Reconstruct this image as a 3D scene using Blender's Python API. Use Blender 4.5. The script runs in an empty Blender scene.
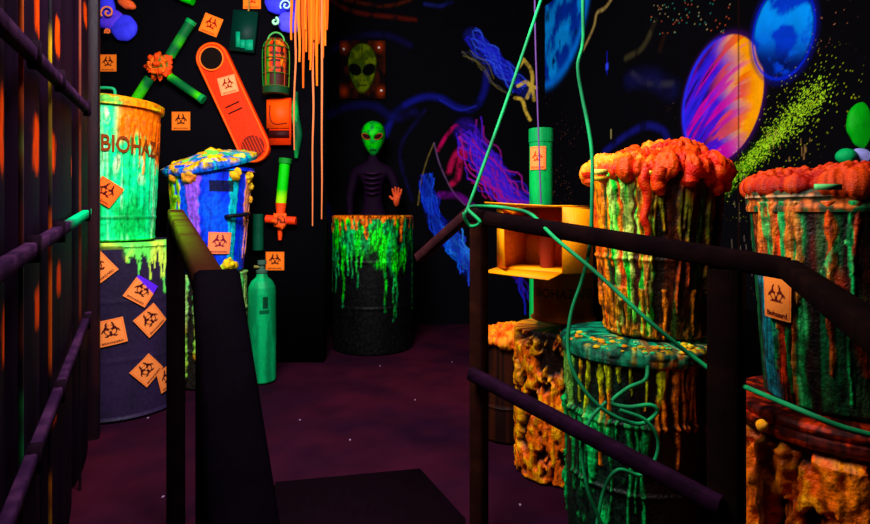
import bpy, bmesh, math, random
import numpy as np
from mathutils import Vector, Matrix

# ------------------------------------------------------------------ camera, world, light, exposure
H = 1.04                      # eye height
F = 550.0                     # focal length in pixels of the 870x524 frame
HY = 210.0                    # row of the horizon
sc = bpy.context.scene
col = sc.collection
cam_d = bpy.data.cameras.new('camera')
cam = bpy.data.objects.new('camera', cam_d); col.objects.link(cam)
cam_d.sensor_width = 36; cam_d.lens = 36 * F / 870
cam_d.shift_y = -(262 - HY) / 870
cam_d.clip_start = 0.02
cam.location = (0, 0, H); cam.rotation_euler = (math.pi / 2, 0, 0)
sc.camera = cam

world = bpy.data.worlds.new('world'); sc.world = world; world.use_nodes = True
world.node_tree.nodes['Background'].inputs[0].default_value = (0.16, 0.05, 0.30, 1)
world.node_tree.nodes['Background'].inputs[1].default_value = 0.03

def area(name, loc, target, sx, sy, power, color):
    l = bpy.data.lights.new(name, 'AREA'); l.shape = 'RECTANGLE'; l.size = sx; l.size_y = sy
    l.energy = power; l.color = color
    o = bpy.data.objects.new(name, l); col.objects.link(o); o.location = loc
    o.rotation_euler = (Vector(target) - Vector(loc)).to_track_quat('-Z', 'Y').to_euler()
    return o
area('lamp_main', (-0.50, 1.30, 2.40), (-0.50, 2.9, 0.8), 1.0, 0.20, 78, (1.0, 0.95, 1.0))
area('lamp_left', (-0.85, 1.7, 2.60), (-1.6, 3.6, 1.1), 0.9, 0.15, 36, (0.95, 0.97, 1.0))
area('lamp_side', (-0.35, 0.9, 1.9), (0.95, 1.9, 0.9), 0.15, 0.5, 11, (1.0, 0.95, 0.92))

sc.view_settings.view_transform = 'Standard'
sc.view_settings.look = 'None'
sc.view_settings.gamma = 1
sc.view_settings.use_curve_mapping = False
sc.view_settings.exposure = 0.15

# ------------------------------------------------------------------ helpers
def W(px, py, Y): return np.array([(px - 435) / F * Y, Y, H - (py - HY) / F * Y])
def S(r, g, b):
    f = lambda c: (c / 255 / 12.92) if c / 255 <= 0.04045 else ((c / 255 + 0.055) / 1.055) ** 2.4
    return np.array([f(r), f(g), f(b)])
BLACK = S(5, 4, 7)

RS = np.random.RandomState(7)
TAB = RS.rand(64, 64, 64).astype(np.float32)
def n3(x, y, z):
    x, y, z = np.broadcast_arrays(np.asarray(x, float), np.asarray(y, float), np.asarray(z, float))
    xi = np.floor(x).astype(int); yi = np.floor(y).astype(int); zi = np.floor(z).astype(int)
    fx = x - xi; fy = y - yi; fz = z - zi
    fx = fx * fx * (3 - 2 * fx); fy = fy * fy * (3 - 2 * fy); fz = fz * fz * (3 - 2 * fz)
    T = lambda a, b, c: TAB[(xi + a) & 63, (yi + b) & 63, (zi + c) & 63]
    l = lambda a, b, t: a + (b - a) * t
    return l(l(l(T(0,0,0), T(1,0,0), fx), l(T(0,1,0), T(1,1,0), fx), fy),
             l(l(T(0,0,1), T(1,0,1), fx), l(T(0,1,1), T(1,1,1), fx), fy), fz)
def fbm(x, y, z=0.5, o=4):
    s = 0; a = 0.5; t = 0
    for i in range(o):
        s = s + a * n3(np.asarray(x) * 2 ** i + 7.3 * i, np.asarray(y) * 2 ** i + 3.1 * i, np.asarray(z) * 2 ** i + 1.7 * i)
        t += a; a *= 0.5
    return s / t
def sst(a, b, x): t = np.clip((x - a) / (b - a), 0, 1); return t * t * (3 - 2 * t)
def mix(c, d, m):
    m = np.asarray(m)[..., None]
    return c * (1 - m) + d * m

MATS = {}
def attr_mat(name, rough=0.6, spec=0.3, bump=0.0, bscale=60, metal=0.0, coat=0.0):
    if name in MATS: return MATS[name]
    m = bpy.data.materials.new(name); m.use_nodes = True
    nt = m.node_tree; b = nt.nodes['Principled BSDF']
    a = nt.nodes.new('ShaderNodeAttribute'); a.attribute_name = 'Col'
    no = nt.nodes.new('ShaderNodeTexNoise'); no.inputs['Scale'].default_value = 35; no.inputs['Detail'].default_value = 5
    mr = nt.nodes.new('ShaderNodeMapRange'); mr.inputs['From Min'].default_value = .3; mr.inputs['From Max'].default_value = .7
    mr.inputs['To Min'].default_value = .82; mr.inputs['To Max'].default_value = 1.12
    nt.links.new(no.outputs['Fac'], mr.inputs['Value'])
    vm = nt.nodes.new('ShaderNodeVectorMath'); vm.operation = 'SCALE'
    nt.links.new(a.outputs['Color'], vm.inputs[0]); nt.links.new(mr.outputs[0], vm.inputs['Scale'])
    nt.links.new(vm.outputs[0], b.inputs['Base Color'])
    b.inputs['Roughness'].default_value = rough; b.inputs['Specular IOR Level'].default_value = spec
    b.inputs['Metallic'].default_value = metal; b.inputs['Coat Weight'].default_value = coat
    if bump:
        n2 = nt.nodes.new('ShaderNodeTexNoise'); n2.inputs['Scale'].default_value = bscale; n2.inputs['Detail'].default_value = 6
        bp = nt.nodes.new('ShaderNodeBump'); bp.inputs['Strength'].default_value = bump; bp.inputs['Distance'].default_value = 0.01
        nt.links.new(n2.outputs['Fac'], bp.inputs['Height']); nt.links.new(bp.outputs[0], b.inputs['Normal'])
    MATS[name] = m
    return m
PAINT = attr_mat('fluorescent_paint', 0.5, 0.12, 0.25, 40)
WALLP = attr_mat('mural_paint', 0.9, 0.04)
GOO = attr_mat('slime_crust', 0.45, 0.2, 0.5, 60)
PAPER = attr_mat('sticker_paper', 0.8, 0.1)
WOOD = attr_mat('dark_wood', 0.85, 0.012, 0.15, 12)
GLOSS = attr_mat('glossy_dark_paint', 0.6, 0.02, 0.1, 20)
ROPE = attr_mat('rope_fibre', 0.7, 0.2)

ORG = {}
class MB:
    def __init__(s): s.v = []; s.q = []; s.t = []; s.c = []; s.n = 0
    def _add(s, V, C):
        V = np.asarray(V, float).reshape(-1, 3); C = np.broadcast_to(np.asarray(C, float), V.shape) if np.ndim(C) == 1 else np.asarray(C, float).reshape(-1, 3)
        s.v.append(V); s.c.append(C); o = s.n; s.n += len(V); return o
    def grid(s, P, C, wrap=False, flip=False):
        nv, nu = P.shape[:2]; o = s._add(P, C)
        i = np.arange(nv - 1)[:, None]; j = np.arange(nu if wrap else nu - 1)[None, :]; j2 = (j + 1) % nu
        q = np.stack([i * nu + j, i * nu + j2, (i + 1) * nu + j2, (i + 1) * nu + j], -1).reshape(-1, 4) + o
        s.q.append(q[:, ::-1] if flip else q); return s
    def poly(s, V, faces, C):
        o = s._add(V, C)
        for f in faces:
            f = [k + o for k in f]
            if len(f) == 4: s.q.append(np.array([f]))
            elif len(f) == 3: s.t.append(np.array([f]))
            else:
                for k in range(1, len(f) - 1): s.t.append(np.array([[f[0], f[k], f[k + 1]]]))
        return s
    def box(s, c, size, C, ax=None):
        c = np.asarray(c, float); h = np.asarray(size, float) / 2
        A = np.eye(3) if ax is None else np.asarray(ax, float)
        V = [c + sum(sg[k] * h[k] * A[k] for k in range(3)) for sg in
             [(-1,-1,-1),(1,-1,-1),(1,1,-1),(-1,1,-1),(-1,-1,1),(1,-1,1),(1,1,1),(-1,1,1)]]
        return s.poly(V, [(0,3,2,1),(4,5,6,7),(0,1,5,4),(1,2,6,5),(2,3,7,6),(3,0,4,7)], C)
    def beam(s, a, b, w, h, C, up=(0, 0, 1)):
        a = np.asarray(a, float); b = np.asarray(b, float); d = b - a; L = np.linalg.norm(d); d /= L
        x = np.cross(d, up); x /= np.linalg.norm(x); z = np.cross(x, d)
        # bevelled section, several lengths so noise can colour it
        be = min(w, h) * 0.12; hw, hh = w / 2, h / 2
        sec = [(-hw+be,-hh),(hw-be,-hh),(hw,-hh+be),(hw,hh-be),(hw-be,hh),(-hw+be,hh),(-hw,hh-be),(-hw,-hh+be)]
        n = max(2, int(L / 0.01)); ts = np.linspace(0, 1, n)
        P = np.array([[a + d * L * t + x * p + z * q for p, q in sec] for t in ts])
        Cg = C(P) if callable(C) else np.broadcast_to(C, P.shape)
        s.grid(P, Cg, wrap=True)
        s.poly(P[0], [tuple(range(7, -1, -1))], Cg[0]); s.poly(P[-1], [tuple(range(8))], Cg[-1])
        return s
    def tube(s, pts, r, C, n=8, smooth=6, rn=0.0, seed=0):
        pts = np.asarray(pts, float)
        if smooth > 1 and len(pts) > 2: pts = catmull(pts, smooth)
        d = np.gradient(pts, axis=0); d /= np.linalg.norm(d, axis=1)[:, None] + 1e-9
        ref = np.array([0.13, 0.2, 1.0]) if abs(d[:, 2]).mean() < 0.8 else np.array([1.0, 0.2, 0.1])
        x = np.cross(d, ref); x /= np.linalg.norm(x, axis=1)[:, None] + 1e-9; y = np.cross(d, x)
        a = np.linspace(0, 2 * math.pi, n, endpoint=False)
        rr = np.full((len(pts), 1), r) if np.ndim(r) == 0 else np.interp(np.linspace(0, 1, len(pts)), np.linspace(0, 1, len(r)), r)[:, None]
        P = pts[:, None] + (x[:, None] * np.cos(a)[None, :, None] + y[:, None] * np.sin(a)[None, :, None]) * rr[..., None]
        Cg = C(P) if callable(C) else np.broadcast_to(C, P.shape)
        s.grid(P, Cg, wrap=True, flip=True)
        s.poly(P[0], [tuple(range(n))], Cg[0]); s.poly(P[-1], [tuple(range(n - 1, -1, -1))], Cg[-1])
        return s
    def lathe(s, cx, cy, prof, paint, nseg=160, dz=0.006, tilt=None, grime=0.0):
        # prof: (r, z) list from bottom to top; theta 0 faces the front
        pr = [prof[0]]
        for p, q in zip(prof[:-1], prof[1:]):
            L = math.hypot(q[0] - p[0], q[1] - p[1]); n = max(1, int(L / dz))
            pr += [(p[0] + (q[0] - p[0]) * k / n, p[1] + (q[1] - p[1]) * k / n) for k in range(1, n + 1)]
        pr = np.array(pr); th = np.linspace(-math.pi, math.pi, nseg, endpoint=False)
        T, R = np.meshgrid(th, pr[:, 0]); _, Z = np.meshgrid(th, pr[:, 1])
        fa = math.atan2(-cx, cy)      # 0 = the side seen from the aisle
        if callable(paint): C, D = paint((T - fa + math.pi) % (2 * math.pi) - math.pi, Z, R)
        else: C = np.broadcast_to(paint, T.shape + (3,)); D = 0
        if grime:
            rr_ = R.max(); g1 = fbm(T * rr_ * 150, Z * 22, 3.1, 3); g2 = fbm(T * rr_ * 60, Z * 60, 6.1, 4); sp = fbm(T * rr_ * 330, Z * 330, 1.2, 2)
            C = C * (1 - grime * .8 * sst(.5, .34, g1))[..., None] * (1 - grime * .6 * sst(.48, .34, g2))[..., None]
            C = mix(C, np.clip(C * 1.8 + .006, 0, 1), sst(.70, .76, sp) * grime * .7); C = np.clip(C * (1 + .35 * grime * sst(.5, .65, g2))[..., None], 0, 1)
            D = D + .0022 * grime * (g1 + g2 - 1)
        R2 = np.maximum(R + np.where(R > 0.02, D, 0), 0)
        P = np.stack([cx + R2 * np.sin(T), cy - R2 * np.cos(T), Z], -1)
        if tilt is not None:
            M, piv = tilt; P = (P - piv) @ np.array(M).T + piv
        s.grid(P, C, wrap=True)
        return s
    def build(s, name, mat, parent=None, origin=None, smooth=True):
        V = np.concatenate(s.v); C = np.concatenate(s.c)
        org = ORG[parent.name] if parent is not None else (np.asarray(origin, float) if origin is not None else np.array([V[:, 0].mean(), V[:, 1].mean(), V[:, 2].min()]))
        V = V - org
        lum = C @ np.array([.2126, .7152, .0722]); C = lum[:, None] + (C - lum[:, None]) * 1.12
        Q = np.concatenate(s.q) if s.q else np.zeros((0, 4), int); T = np.concatenate(s.t) if s.t else np.zeros((0, 3), int)
        me = bpy.data.meshes.new(name)
        me.vertices.add(len(V)); me.vertices.foreach_set('co', V.astype(np.float32).ravel())
        me.loops.add(Q.size + T.size); me.loops.foreach_set('vertex_index', np.concatenate([Q.ravel(), T.ravel()]).astype(np.int32))
        me.polygons.add(len(Q) + len(T))
        st = np.concatenate([np.arange(len(Q)) * 4, Q.size + np.arange(len(T)) * 3]).astype(np.int32)
        me.polygons.foreach_set('loop_start', st)
        me.update(calc_edges=True); me.validate()
        if smooth: me.polygons.foreach_set('use_smooth', np.ones(len(me.polygons), bool))
        at = me.color_attributes.new('Col', 'FLOAT_COLOR', 'POINT')
        at.data.foreach_set('color', np.concatenate([np.clip(C, 0, 1), np.ones((len(C), 1))], 1).astype(np.float32).ravel())
        me.materials.append(mat)
        if smooth and mat is not GOO:
            try: me.set_sharp_from_angle(angle=math.radians(50))
            except Exception: pass
        o = bpy.data.objects.new(name, me); col.objects.link(o)
        ORG[o.name] = org
        if parent is not None: o.parent = parent
        else: o.location = org
        return o
def catmull(p, k):
    p = np.concatenate([[2 * p[0] - p[1]], p, [2 * p[-1] - p[-2]]]); out = []
    for i in range(1, len(p) - 2):
        for t in np.linspace(0, 1, k, endpoint=False):
            a, b, c, d = p[i - 1], p[i], p[i + 1], p[i + 2]
            out.append(0.5 * (2 * b + (c - a) * t + (2 * a - 5 * b + 4 * c - d) * t * t + (3 * b - a - 3 * c + d) * t ** 3))
    out.append(p[-2]); return np.array(out)
def thing(name, label, cat, loc, group=None):
    o = bpy.data.objects.new(name, None); col.objects.link(o); o.location = loc; o.empty_display_size = 0.05
    ORG[o.name] = np.asarray(loc, float)
    return tag(o, label, cat, group)
def tag(o, label, cat, group=None):
    o['label'] = label; o['category'] = cat
    if group: o['group'] = group
    return o
def struct(o): o['kind'] = 'structure'; return o

def drips(th, z, ztop, n, lmin, lmax, wmin, wmax, seed, t0=-1.8, t1=1.8, lfun=None):
    rs = np.random.RandomState(seed); out = np.zeros_like(th)
    for i in range(n):
        c = rs.uniform(t0, t1); l = rs.uniform(lmin, lmax) * (lfun(c) if lfun else 1); w = rs.uniform(wmin, wmax)
        tip = ztop - l
        f = np.clip((z - tip) / max(l, 1e-3), 0, 1)
        we = w * (0.55 + 0.6 * f ** 2) * (1 + 0.3 * np.sin(z * 90 + i))
        d2 = ((th - c + 0.02 * np.sin(z * 25 + i * 2)) / we) ** 2 + (np.maximum(0, tip + w * .1 - z) / (w * 0.14)) ** 2
        out = np.maximum(out, np.clip(1 - d2, 0, 1) * (z <= ztop + 0.003))
    return out

# ------------------------------------------------------------------ setting
m = MB(); xs = np.arange(-3.2, 3.01, 0.03); ys = np.arange(-1.2, 5.41, 0.03)
XX, YY = np.meshgrid(xs, ys)
fc = mix(S(34, 8, 24), S(56, 13, 26), sst(.35, .65, fbm(XX * 1.3, YY * 1.3)))
fc = mix(fc, S(16, 5, 22), sst(.45, .75, fbm(XX * 5 + 9, YY * 5)) * .6)
m.grid(np.stack([XX, YY, XX * 0], -1), fc)
for px, py in ((485, 444), (275, 348), (148, 418), (163, 497), (270, 494), (380, 366), (452, 362), (300, 420), (520, 505), (350, 440), (415, 400)):
    q = W(px, py, F * H / (py - HY)); m.box(q + np.array([0, 0, .001]), (.007, .012, .002), S(150, 120, 150))
struct(m.build('floor', attr_mat('floor_concrete', 0.85, 0.03, 0.3, 14), origin=(0, 0, 0)))
m = MB(); m.box((-.1, 2.1, 3.05), (6.2, 6.6, .1), BLACK)
struct(m.build('ceiling', WALLP, origin=(0, 0, 3), smooth=False))

# wall painting helper: strokes in the wall's own metres
def seg_dist(U, V, pts):
    d = np.full(U.shape, 9.0); along = np.zeros(U.shape); acc = 0
    for a, b in zip(pts[:-1], pts[1:]):
        a = np.array(a); b = np.array(b); L = np.linalg.norm(b - a) + 1e-9
        t = np.clip(((U - a[0]) * (b[0] - a[0]) + (V - a[1]) * (b[1] - a[1])) / L ** 2, 0, 1)
        dd = np.hypot(U - a[0] - t * (b[0] - a[0]), V - a[1] - t * (b[1] - a[1]))
        along = np.where(dd < d, acc + t * L, along); d = np.minimum(d, dd); acc += L
    return d, along
def sm(pts): return [tuple(p) for p in catmull(np.array([(a, b, 0) for a, b in pts], float), 6)[:, :2]]
class Painter:
    def __init__(s, U, V, C, conv): s.U, s.V, s.C, s.conv = U, V, C, conv
    def stroke(s, px, w, c, soft=0.5, alpha=1.0, tex=0.0, ts=40, smooth=True):
        pts = [s.conv(*p) for p in px]
        if smooth and len(pts) > 2: pts = sm(pts)
        d, al = seg_dist(s.U, s.V, pts)
        m = 1 - sst(w * (1 - soft), w, d)
        if tex: m = m * np.clip(1 - tex + tex * 2.4 * sst(.35, .7, fbm(s.U * ts, s.V * ts, 3.3 + w * 50)), 0, 1)
        s.C = mix(s.C, c, np.clip(m * alpha, 0, 1))
    def fibres(s, px, w, c, n, fw, seed, alpha=1.0, wob=0.25):   # many thin wavy lines along a band
        rs = np.random.RandomState(seed); base = np.array(sm([s.conv(*p) for p in px]))
        d = np.gradient(base, axis=0); nn = np.stack([-d[:, 1], d[:, 0]], -1); nn /= np.linalg.norm(nn, axis=1)[:, None] + 1e-9
        N = len(base)
        for k in range(n):
            i0 = rs.randint(0, max(1, N // 2)); i1 = rs.randint(min(N - 1, i0 + max(3, N // 3)), N)
            off = rs.uniform(-1, 1) * w; t = np.arange(N) / N
            p = base + nn * (off * (0.6 + 0.4 * np.sin(t * 5 + k)) + w * wob * np.sin(t * rs.uniform(10, 30) + k))[:, None]
            dd, _ = seg_dist(s.U, s.V, p[i0:i1]); cc = c[k % len(c)] if isinstance(c, list) else c
            s.C = mix(s.C, cc, (1 - sst(fw * .4, fw, dd)) * alpha * rs.uniform(.5, 1))

# back wall
YB = 5.0
u = np.arange(-1.25, 1.26, 0.007); v = np.arange(0, 3.001, 0.007)
U, V = np.meshgrid(u, v)
P_ = Painter(U, V, np.broadcast_to(BLACK, U.shape + (3,)).copy(), lambda px, py: ((px - 435) / F * YB, H - (py - HY) / F * YB))
BL = S(40, 45, 225); VI = S(95, 40, 225)
P_.stroke([(330,52),(352,38),(385,35),(410,45)], .05, S(14, 12, 55), 1, .7, .7, 8)
P_.stroke([(322,118),(345,108),(372,105),(395,118),(415,112)], .06, S(15, 14, 70), 1, .7, .7, 8)
P_.stroke([(330,0),(355,12),(392,17),(415,20)], .035, S(80, 20, 14), 1, .8, .8, 14)
P_.stroke([(345,0),(385,6),(410,0)], .03, S(80, 28, 10), 1, .6, .8, 14)
P_.stroke([(425,4),(440,6),(452,2)], .03, S(25, 32, 100), 1, .8, .7, 14)
P_.stroke([(385,135),(396,112),(420,98),(440,98),(458,108),(474,108),(484,92),(487,72)], .05, S(20, 22, 115), 1, .9, .7, 9)
P_.stroke([(440,100),(460,110),(476,106)], .015, S(35, 40, 170), 1, .7)
P_.stroke([(472,36),(488,55),(505,72),(527,90)], .10, S(18, 22, 95), .5, .9, .6, 14)
P_.fibres([(470,34),(488,52),(505,72),(527,92)], .105, [BL, S(60, 90, 240), S(30, 30, 180)], 46, .008, 3)
P_.fibres([(462,52),(478,62),(495,84),(520,100)], .05, [S(120, 110, 60), S(60, 60, 90)], 7, .006, 5, .6)
for pts in ([(522,58),(531,70),(532,84),(527,98)], [(518,86),(527,82),(533,92),(534,100)], [(515,98),(522,100),(526,112),(530,120)], [(524,60),(518,68)], [(528,84),(536,88)]):
    P_.stroke(pts, .02, S(225, 190, 90), .5, 1, .6, 25)
P_.stroke([(438,150),(447,135),(457,126),(463,140),(466,158)], .025, S(190, 30, 90), .8, .9, .7, 22)
P_.stroke([(449,172),(453,160),(460,150),(458,176),(452,184)], .04, S(190, 35, 80), .8, .8, .7, 22)
P_.stroke([(466,130),(482,155),(500,180),(525,205),(545,225)], .14, S(32, 14, 105), .5, .95, .6, 14)
P_.fibres([(464,128),(480,152),(500,180),(522,205),(548,232)], .15, [VI, S(70, 40, 230), S(170, 40, 150), S(60, 30, 200)], 70, .009, 11)
P_.fibres([(468,165),(488,190),(508,212)], .09, [S(200, 40, 120), VI], 14, .008, 12)
P_.stroke([(434,143),(427,160),(421,182),(418,205)],   .009, S(110, 95, 50), .7, .8, .4, 20)
P_.stroke([(434,143),(440,165),(452,190),(465,205)], .009, S(110, 80, 120), .7, .7, .4, 20)
P_.stroke([(440,195),(458,196),(472,206)], .045, S(110, 20, 130), .8, .8, .6, 25)
P_.fibres([(424,175),(430,205),(441,235),(456,258)], .09, [S(30, 60, 220), S(40, 90, 240), S(20, 30, 160)], 40, .009, 21)
P_.stroke([(426,180),(431,210),(442,238)], .08, S(14, 24, 110), .8, .7, .5, 16)
P_.fibres([(448,225),(456,245),(468,265),(478,285)], .11, [S(40, 110, 255), S(50, 80, 250), S(70, 150, 255)], 55, .009, 22)
P_.stroke([(450,228),(458,250),(470,272)], .09, S(16, 30, 130), .8, .7, .5, 16)
P_.fibres([(516,270),(524,290),(530,318)], .05, [S(60, 20, 150), S(30, 40, 200)], 8, .01, 23)
P_.stroke([(326,205),(332,225),(335,250)], .05, S(15, 15, 80), 1, .8, .5, 16)
P_.stroke([(425,110),(400,150),(412,200)], .03, S(16, 14, 60), 1, .6, .5, 16)
m = MB(); m.grid(np.stack([U, U * 0 + YB, V], -1), P_.C)
m.box((0, YB + .06, 1.5), (6.2, .1, 3.0), BLACK)
struct(m.build('wall_back', WALLP, origin=(0, YB, 0), smooth=False))

# right wall with the planets: from A (far) to B (near)
A = np.array([0.92, 4.6]); Bp = np.array([2.05, 1.15]); LW = np.linalg.norm(Bp - A); dW = (Bp - A) / LW
def conv_r(px, py):
    k = (px - 435) / F
    t = (k * A[1] - A[0]) / (dW[0] - k * dW[1]); Y = A[1] + t * dW[1]
    return (t, H - (py - HY) / F * Y)
u = np.arange(0, LW, 0.0042); v = np.arange(0.55, 2.75, 0.0042)
U, V = np.meshgrid(u, v)
P_ = Painter(U, V, np.broadcast_to(BLACK, U.shape + (3,)).copy(), conv_r)
def planet(px, py, rx, ry, shear=0.0):
    c = conv_r(px, py); a = (conv_r(px + rx, py)[0] - conv_r(px - rx, py)[0]) / 2
    Y = A[1] + c[0] * dW[1]; b = ry / F * Y
    y = (V - c[1]) / b; x = (U - c[0]) / a - shear * y
    return x, y, np.hypot(x, y)
# stars and haze
rs = np.random.RandomState(4)
st = fbm(U * 170, V * 170, 0.3, 1); big = fbm(U * 3, V * 3, 7)
P_.C = mix(P_.C, S(190, 120, 90), (st > .88) * sst(.55, .7, big) * .8)
# half planet at the far edge
x, y, r = planet(548, -5, 37, 92)
tex = fbm(U * 9, V * 5, 2); c = mix(S(15, 50, 160), S(30, 150, 235), sst(.4, .62, tex)); c = mix(c, S(5, 15, 80), sst(.55, .75, fbm(U * 14, V * 8, 9)))
P_.C = mix(P_.C, c, 1 - sst(.96, 1.0, r)); P_.C = mix(P_.C, S(20, 120, 225), np.exp(-((r - .97) / .05) ** 2))
# orange and violet planet
x, y, r = planet(720, 100, 40, 63, .12)
k = sst(-.15, .75, x + .25 * y + .10 * np.sin(y * 9))
c = mix(S(75, 25, 190), S(255, 165, 22), k)
ar = y - .55 * x + .35 * x * x
al = y * .5 + x * .8
f1 = fbm(ar * 7 + 3, al * 1.3, 4); f2 = fbm(ar * 11 + 9, al * 1.6, 8); f3 = fbm(ar * 9 + 1, al * 1.2, 2)
c = mix(c, S(200, 35, 150), sst(.5, .62, f1) * (1 - sst(.2, .9, x)) * .8)
c = mix(c, S(18, 8, 90), sst(.48, .6, f2) * (1 - sst(-.3, .4, x)) * .85)
c = mix(c, S(45, 40, 230), sst(.52, .62, f3) * (1 - sst(-.4, .2, x)) * .7)
c = mix(c, S(225, 75, 50), sst(.5, .6, f2) * sst(-.4, .1, x) * (1 - sst(.5, .85, x)) * .7)
P_.C = mix(P_.C, S(60, 15, 90), np.exp(-(np.maximum(0, r - 1) / .06) ** 2) * .6)
P_.C = mix(P_.C, c, 1 - sst(.97, 1.0, r))
P_.C = mix(P_.C, S(40, 50, 240), np.exp(-((r - .985) / .035) ** 2) * sst(.2, -.5, x))
# blue planet
x, y, r = planet(782, 32, 32, 48)
tex = fbm(U * 11, V * 11, 5)
c = mix(S(12, 60, 200), S(25, 150, 245), sst(.42, .6, tex) * sst(-.9, .5, y + x * .3))
c = mix(c, S(5, 8, 60), sst(-.1, -.7, y + .25 * x) * sst(.3, .5, fbm(U * 20, V * 20, 2)) * .9)
P_.C = mix(P_.C, c, (1 - sst(.86, .96, r)))
P_.C = mix(P_.C, S(20, 40, 200), np.exp(-((r - .97) / .04) ** 2))
P_.C = mix(P_.C, S(15, 15, 90), np.exp(-((r - 1.06) / .06) ** 2) * .6)
# comet of green spray dots
a = np.array(conv_r(716, 196)); b = np.array(conv_r(838, 72)); L = np.linalg.norm(b - a)
t = ((U - a[0]) * (b[0] - a[0]) + (V - a[1]) * (b[1] - a[1])) / L ** 2
pd = np.abs((U - a[0]) * (b[1] - a[1]) - (V - a[1]) * (b[0] - a[0])) / L
dens = np.exp(-(pd / (.03 + .05 * np.clip(t, 0, 1))) ** 2) * sst(1.08, .75, t) * sst(-.1, .0, t)
core = np.exp(-(pd / .03) ** 2) * sst(.75, .2, t) * sst(-.1, .0, t)
dots = .45 * n3(U * 120, V * 120, .5) + .55 * rs.rand(*U.shape)
P_.C = mix(P_.C, S(70, 150, 20), np.clip(core * .8 * sst(.35, .6, fbm(U * 60, V * 60, 4)), 0, 1))
P_.C = mix(P_.C, S(175, 225, 80), np.clip(sst(.84 - .36 * dens, .90 - .36 * dens, dots) * sst(.03, .2, dens), 0, 1))
sp = np.exp(-(pd / .17) ** 2) * sst(-.1, .1, t) * sst(1.2, .9, t)
P_.C = mix(P_.C, S(180, 190, 60), (rs.rand(*U.shape) > .985) * sst(.1, .6, sp))
# lightning, streaks, arc, star
P_.stroke([(614,-5),(605,8),(597,13),(594,26),(588,40),(583,50)], .022, S(165, 140, 85), .8, .9, .4, 30)
P_.stroke([(655,22),(648,38),(640,50),(626,58)], .035, S(60, 54, 34), 1, .8, .7, 18)
P_.stroke([(632,74),(645,82),(660,84),(672,84)], .035, S(58, 55, 52), 1, .8, .7, 18)
P_.stroke([(664,36),(660,50)], .03, S(50, 26, 14), 1, .6, .5, 18)
P_.stroke([(604,152),(622,138),(645,126),(662,130),(668,140)], .04, S(22, 22, 110), 1, .8, .7, 14)
P_.stroke([(630,80),(650,78),(672,90)], .10, S(14, 14, 60), 1, .8, .4, 9)
P_.stroke([(607,52),(607,74)], .010, S(30, 30, 170), .9, .8); P_.stroke([(607,65),(607,68)], .025, S(60, 80, 255), .9, 1)
P_.stroke([(611,130),(611,138)], .012, S(150, 140, 90), .9, 1)
for i in range(16):
    x0 = rs.uniform(765, 812); y0 = rs.uniform(128, 160)
    P_.stroke([(x0, y0), (x0, y0 + rs.uniform(2, 9))], .0045, S(170, 130, 80), .8, .5)
for i in range(18):
    x0 = rs.uniform(728, 760); y0 = rs.uniform(170, 270)
    P_.stroke([(x0, y0), (x0 + .5, y0 + rs.uniform(4, 26))], .0035, S(150, 130, 110), .8, .4)
for i in range(70):
    x0 = rs.uniform(650, 730); y0 = rs.uniform(0, 35)
    P_.stroke([(x0, y0), (x0 + .5, y0)], .005, [S(200, 90, 60), S(180, 160, 110), S(60, 140, 120)][i % 3], .9, .8, smooth=False)
P_.stroke([(738.5,-20),(738.5,260)], .006, S(30, 10, 5), .6, .8, smooth=False)
X2 = A[0] + U * dW[0]; Y2 = A[1] + U * dW[1]
nW = np.array([dW[1], -dW[0]])            # towards the room
m = MB(); m.grid(np.stack([X2, Y2, V], -1), P_.C)
cW = (A + Bp) / 2 - nW * .055
m.box((cW[0], cW[1], 1.5), (LW, .1, 3.0), BLACK, ax=[(dW[0], dW[1], 0), (nW[0], nW[1], 0), (0, 0, 1)])
struct(m.build('wall_right', WALLP, origin=(A[0], A[1], 0), smooth=False))

# left partition wall (black) with everything hung on it
YL = 3.75
m = MB(); m.box(((-3.2 - .76) / 2, YL + .05, 1.5), (2.44, .1, 3.0), BLACK)
struct(m.build('wall_left', WALLP, origin=(-1.9, YL, 0), smooth=False))

# dark ramp board underfoot
pl = [W(275, 490, F * H / 280), W(420, 476, F * H / 266), W(505, 524, F * H / 314)]
m = MB()
a, b, c = [np.array([p[0], p[1]]) for p in pl]
outl = [(-.25, .5), (.3, .5), (.38, 1.15), (.09, 1.60), (.10, 1.80), (b[0], b[1]), (a[0], a[1]), (-.27, .95)]
n = len(outl); Vt = [(x, y, .03) for x, y in outl] + [(x, y, 0.0) for x, y in outl]
m.poly(Vt, [tuple(range(n))] + [(i, i + n, (i + 1) % n + n, (i + 1) % n) for i in range(n)], S(17, 5, 12))
tag(m.build('ramp_board', WOOD, smooth=False), 'dark low ramp board on the floor between the two handrails', 'ramp')

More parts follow.
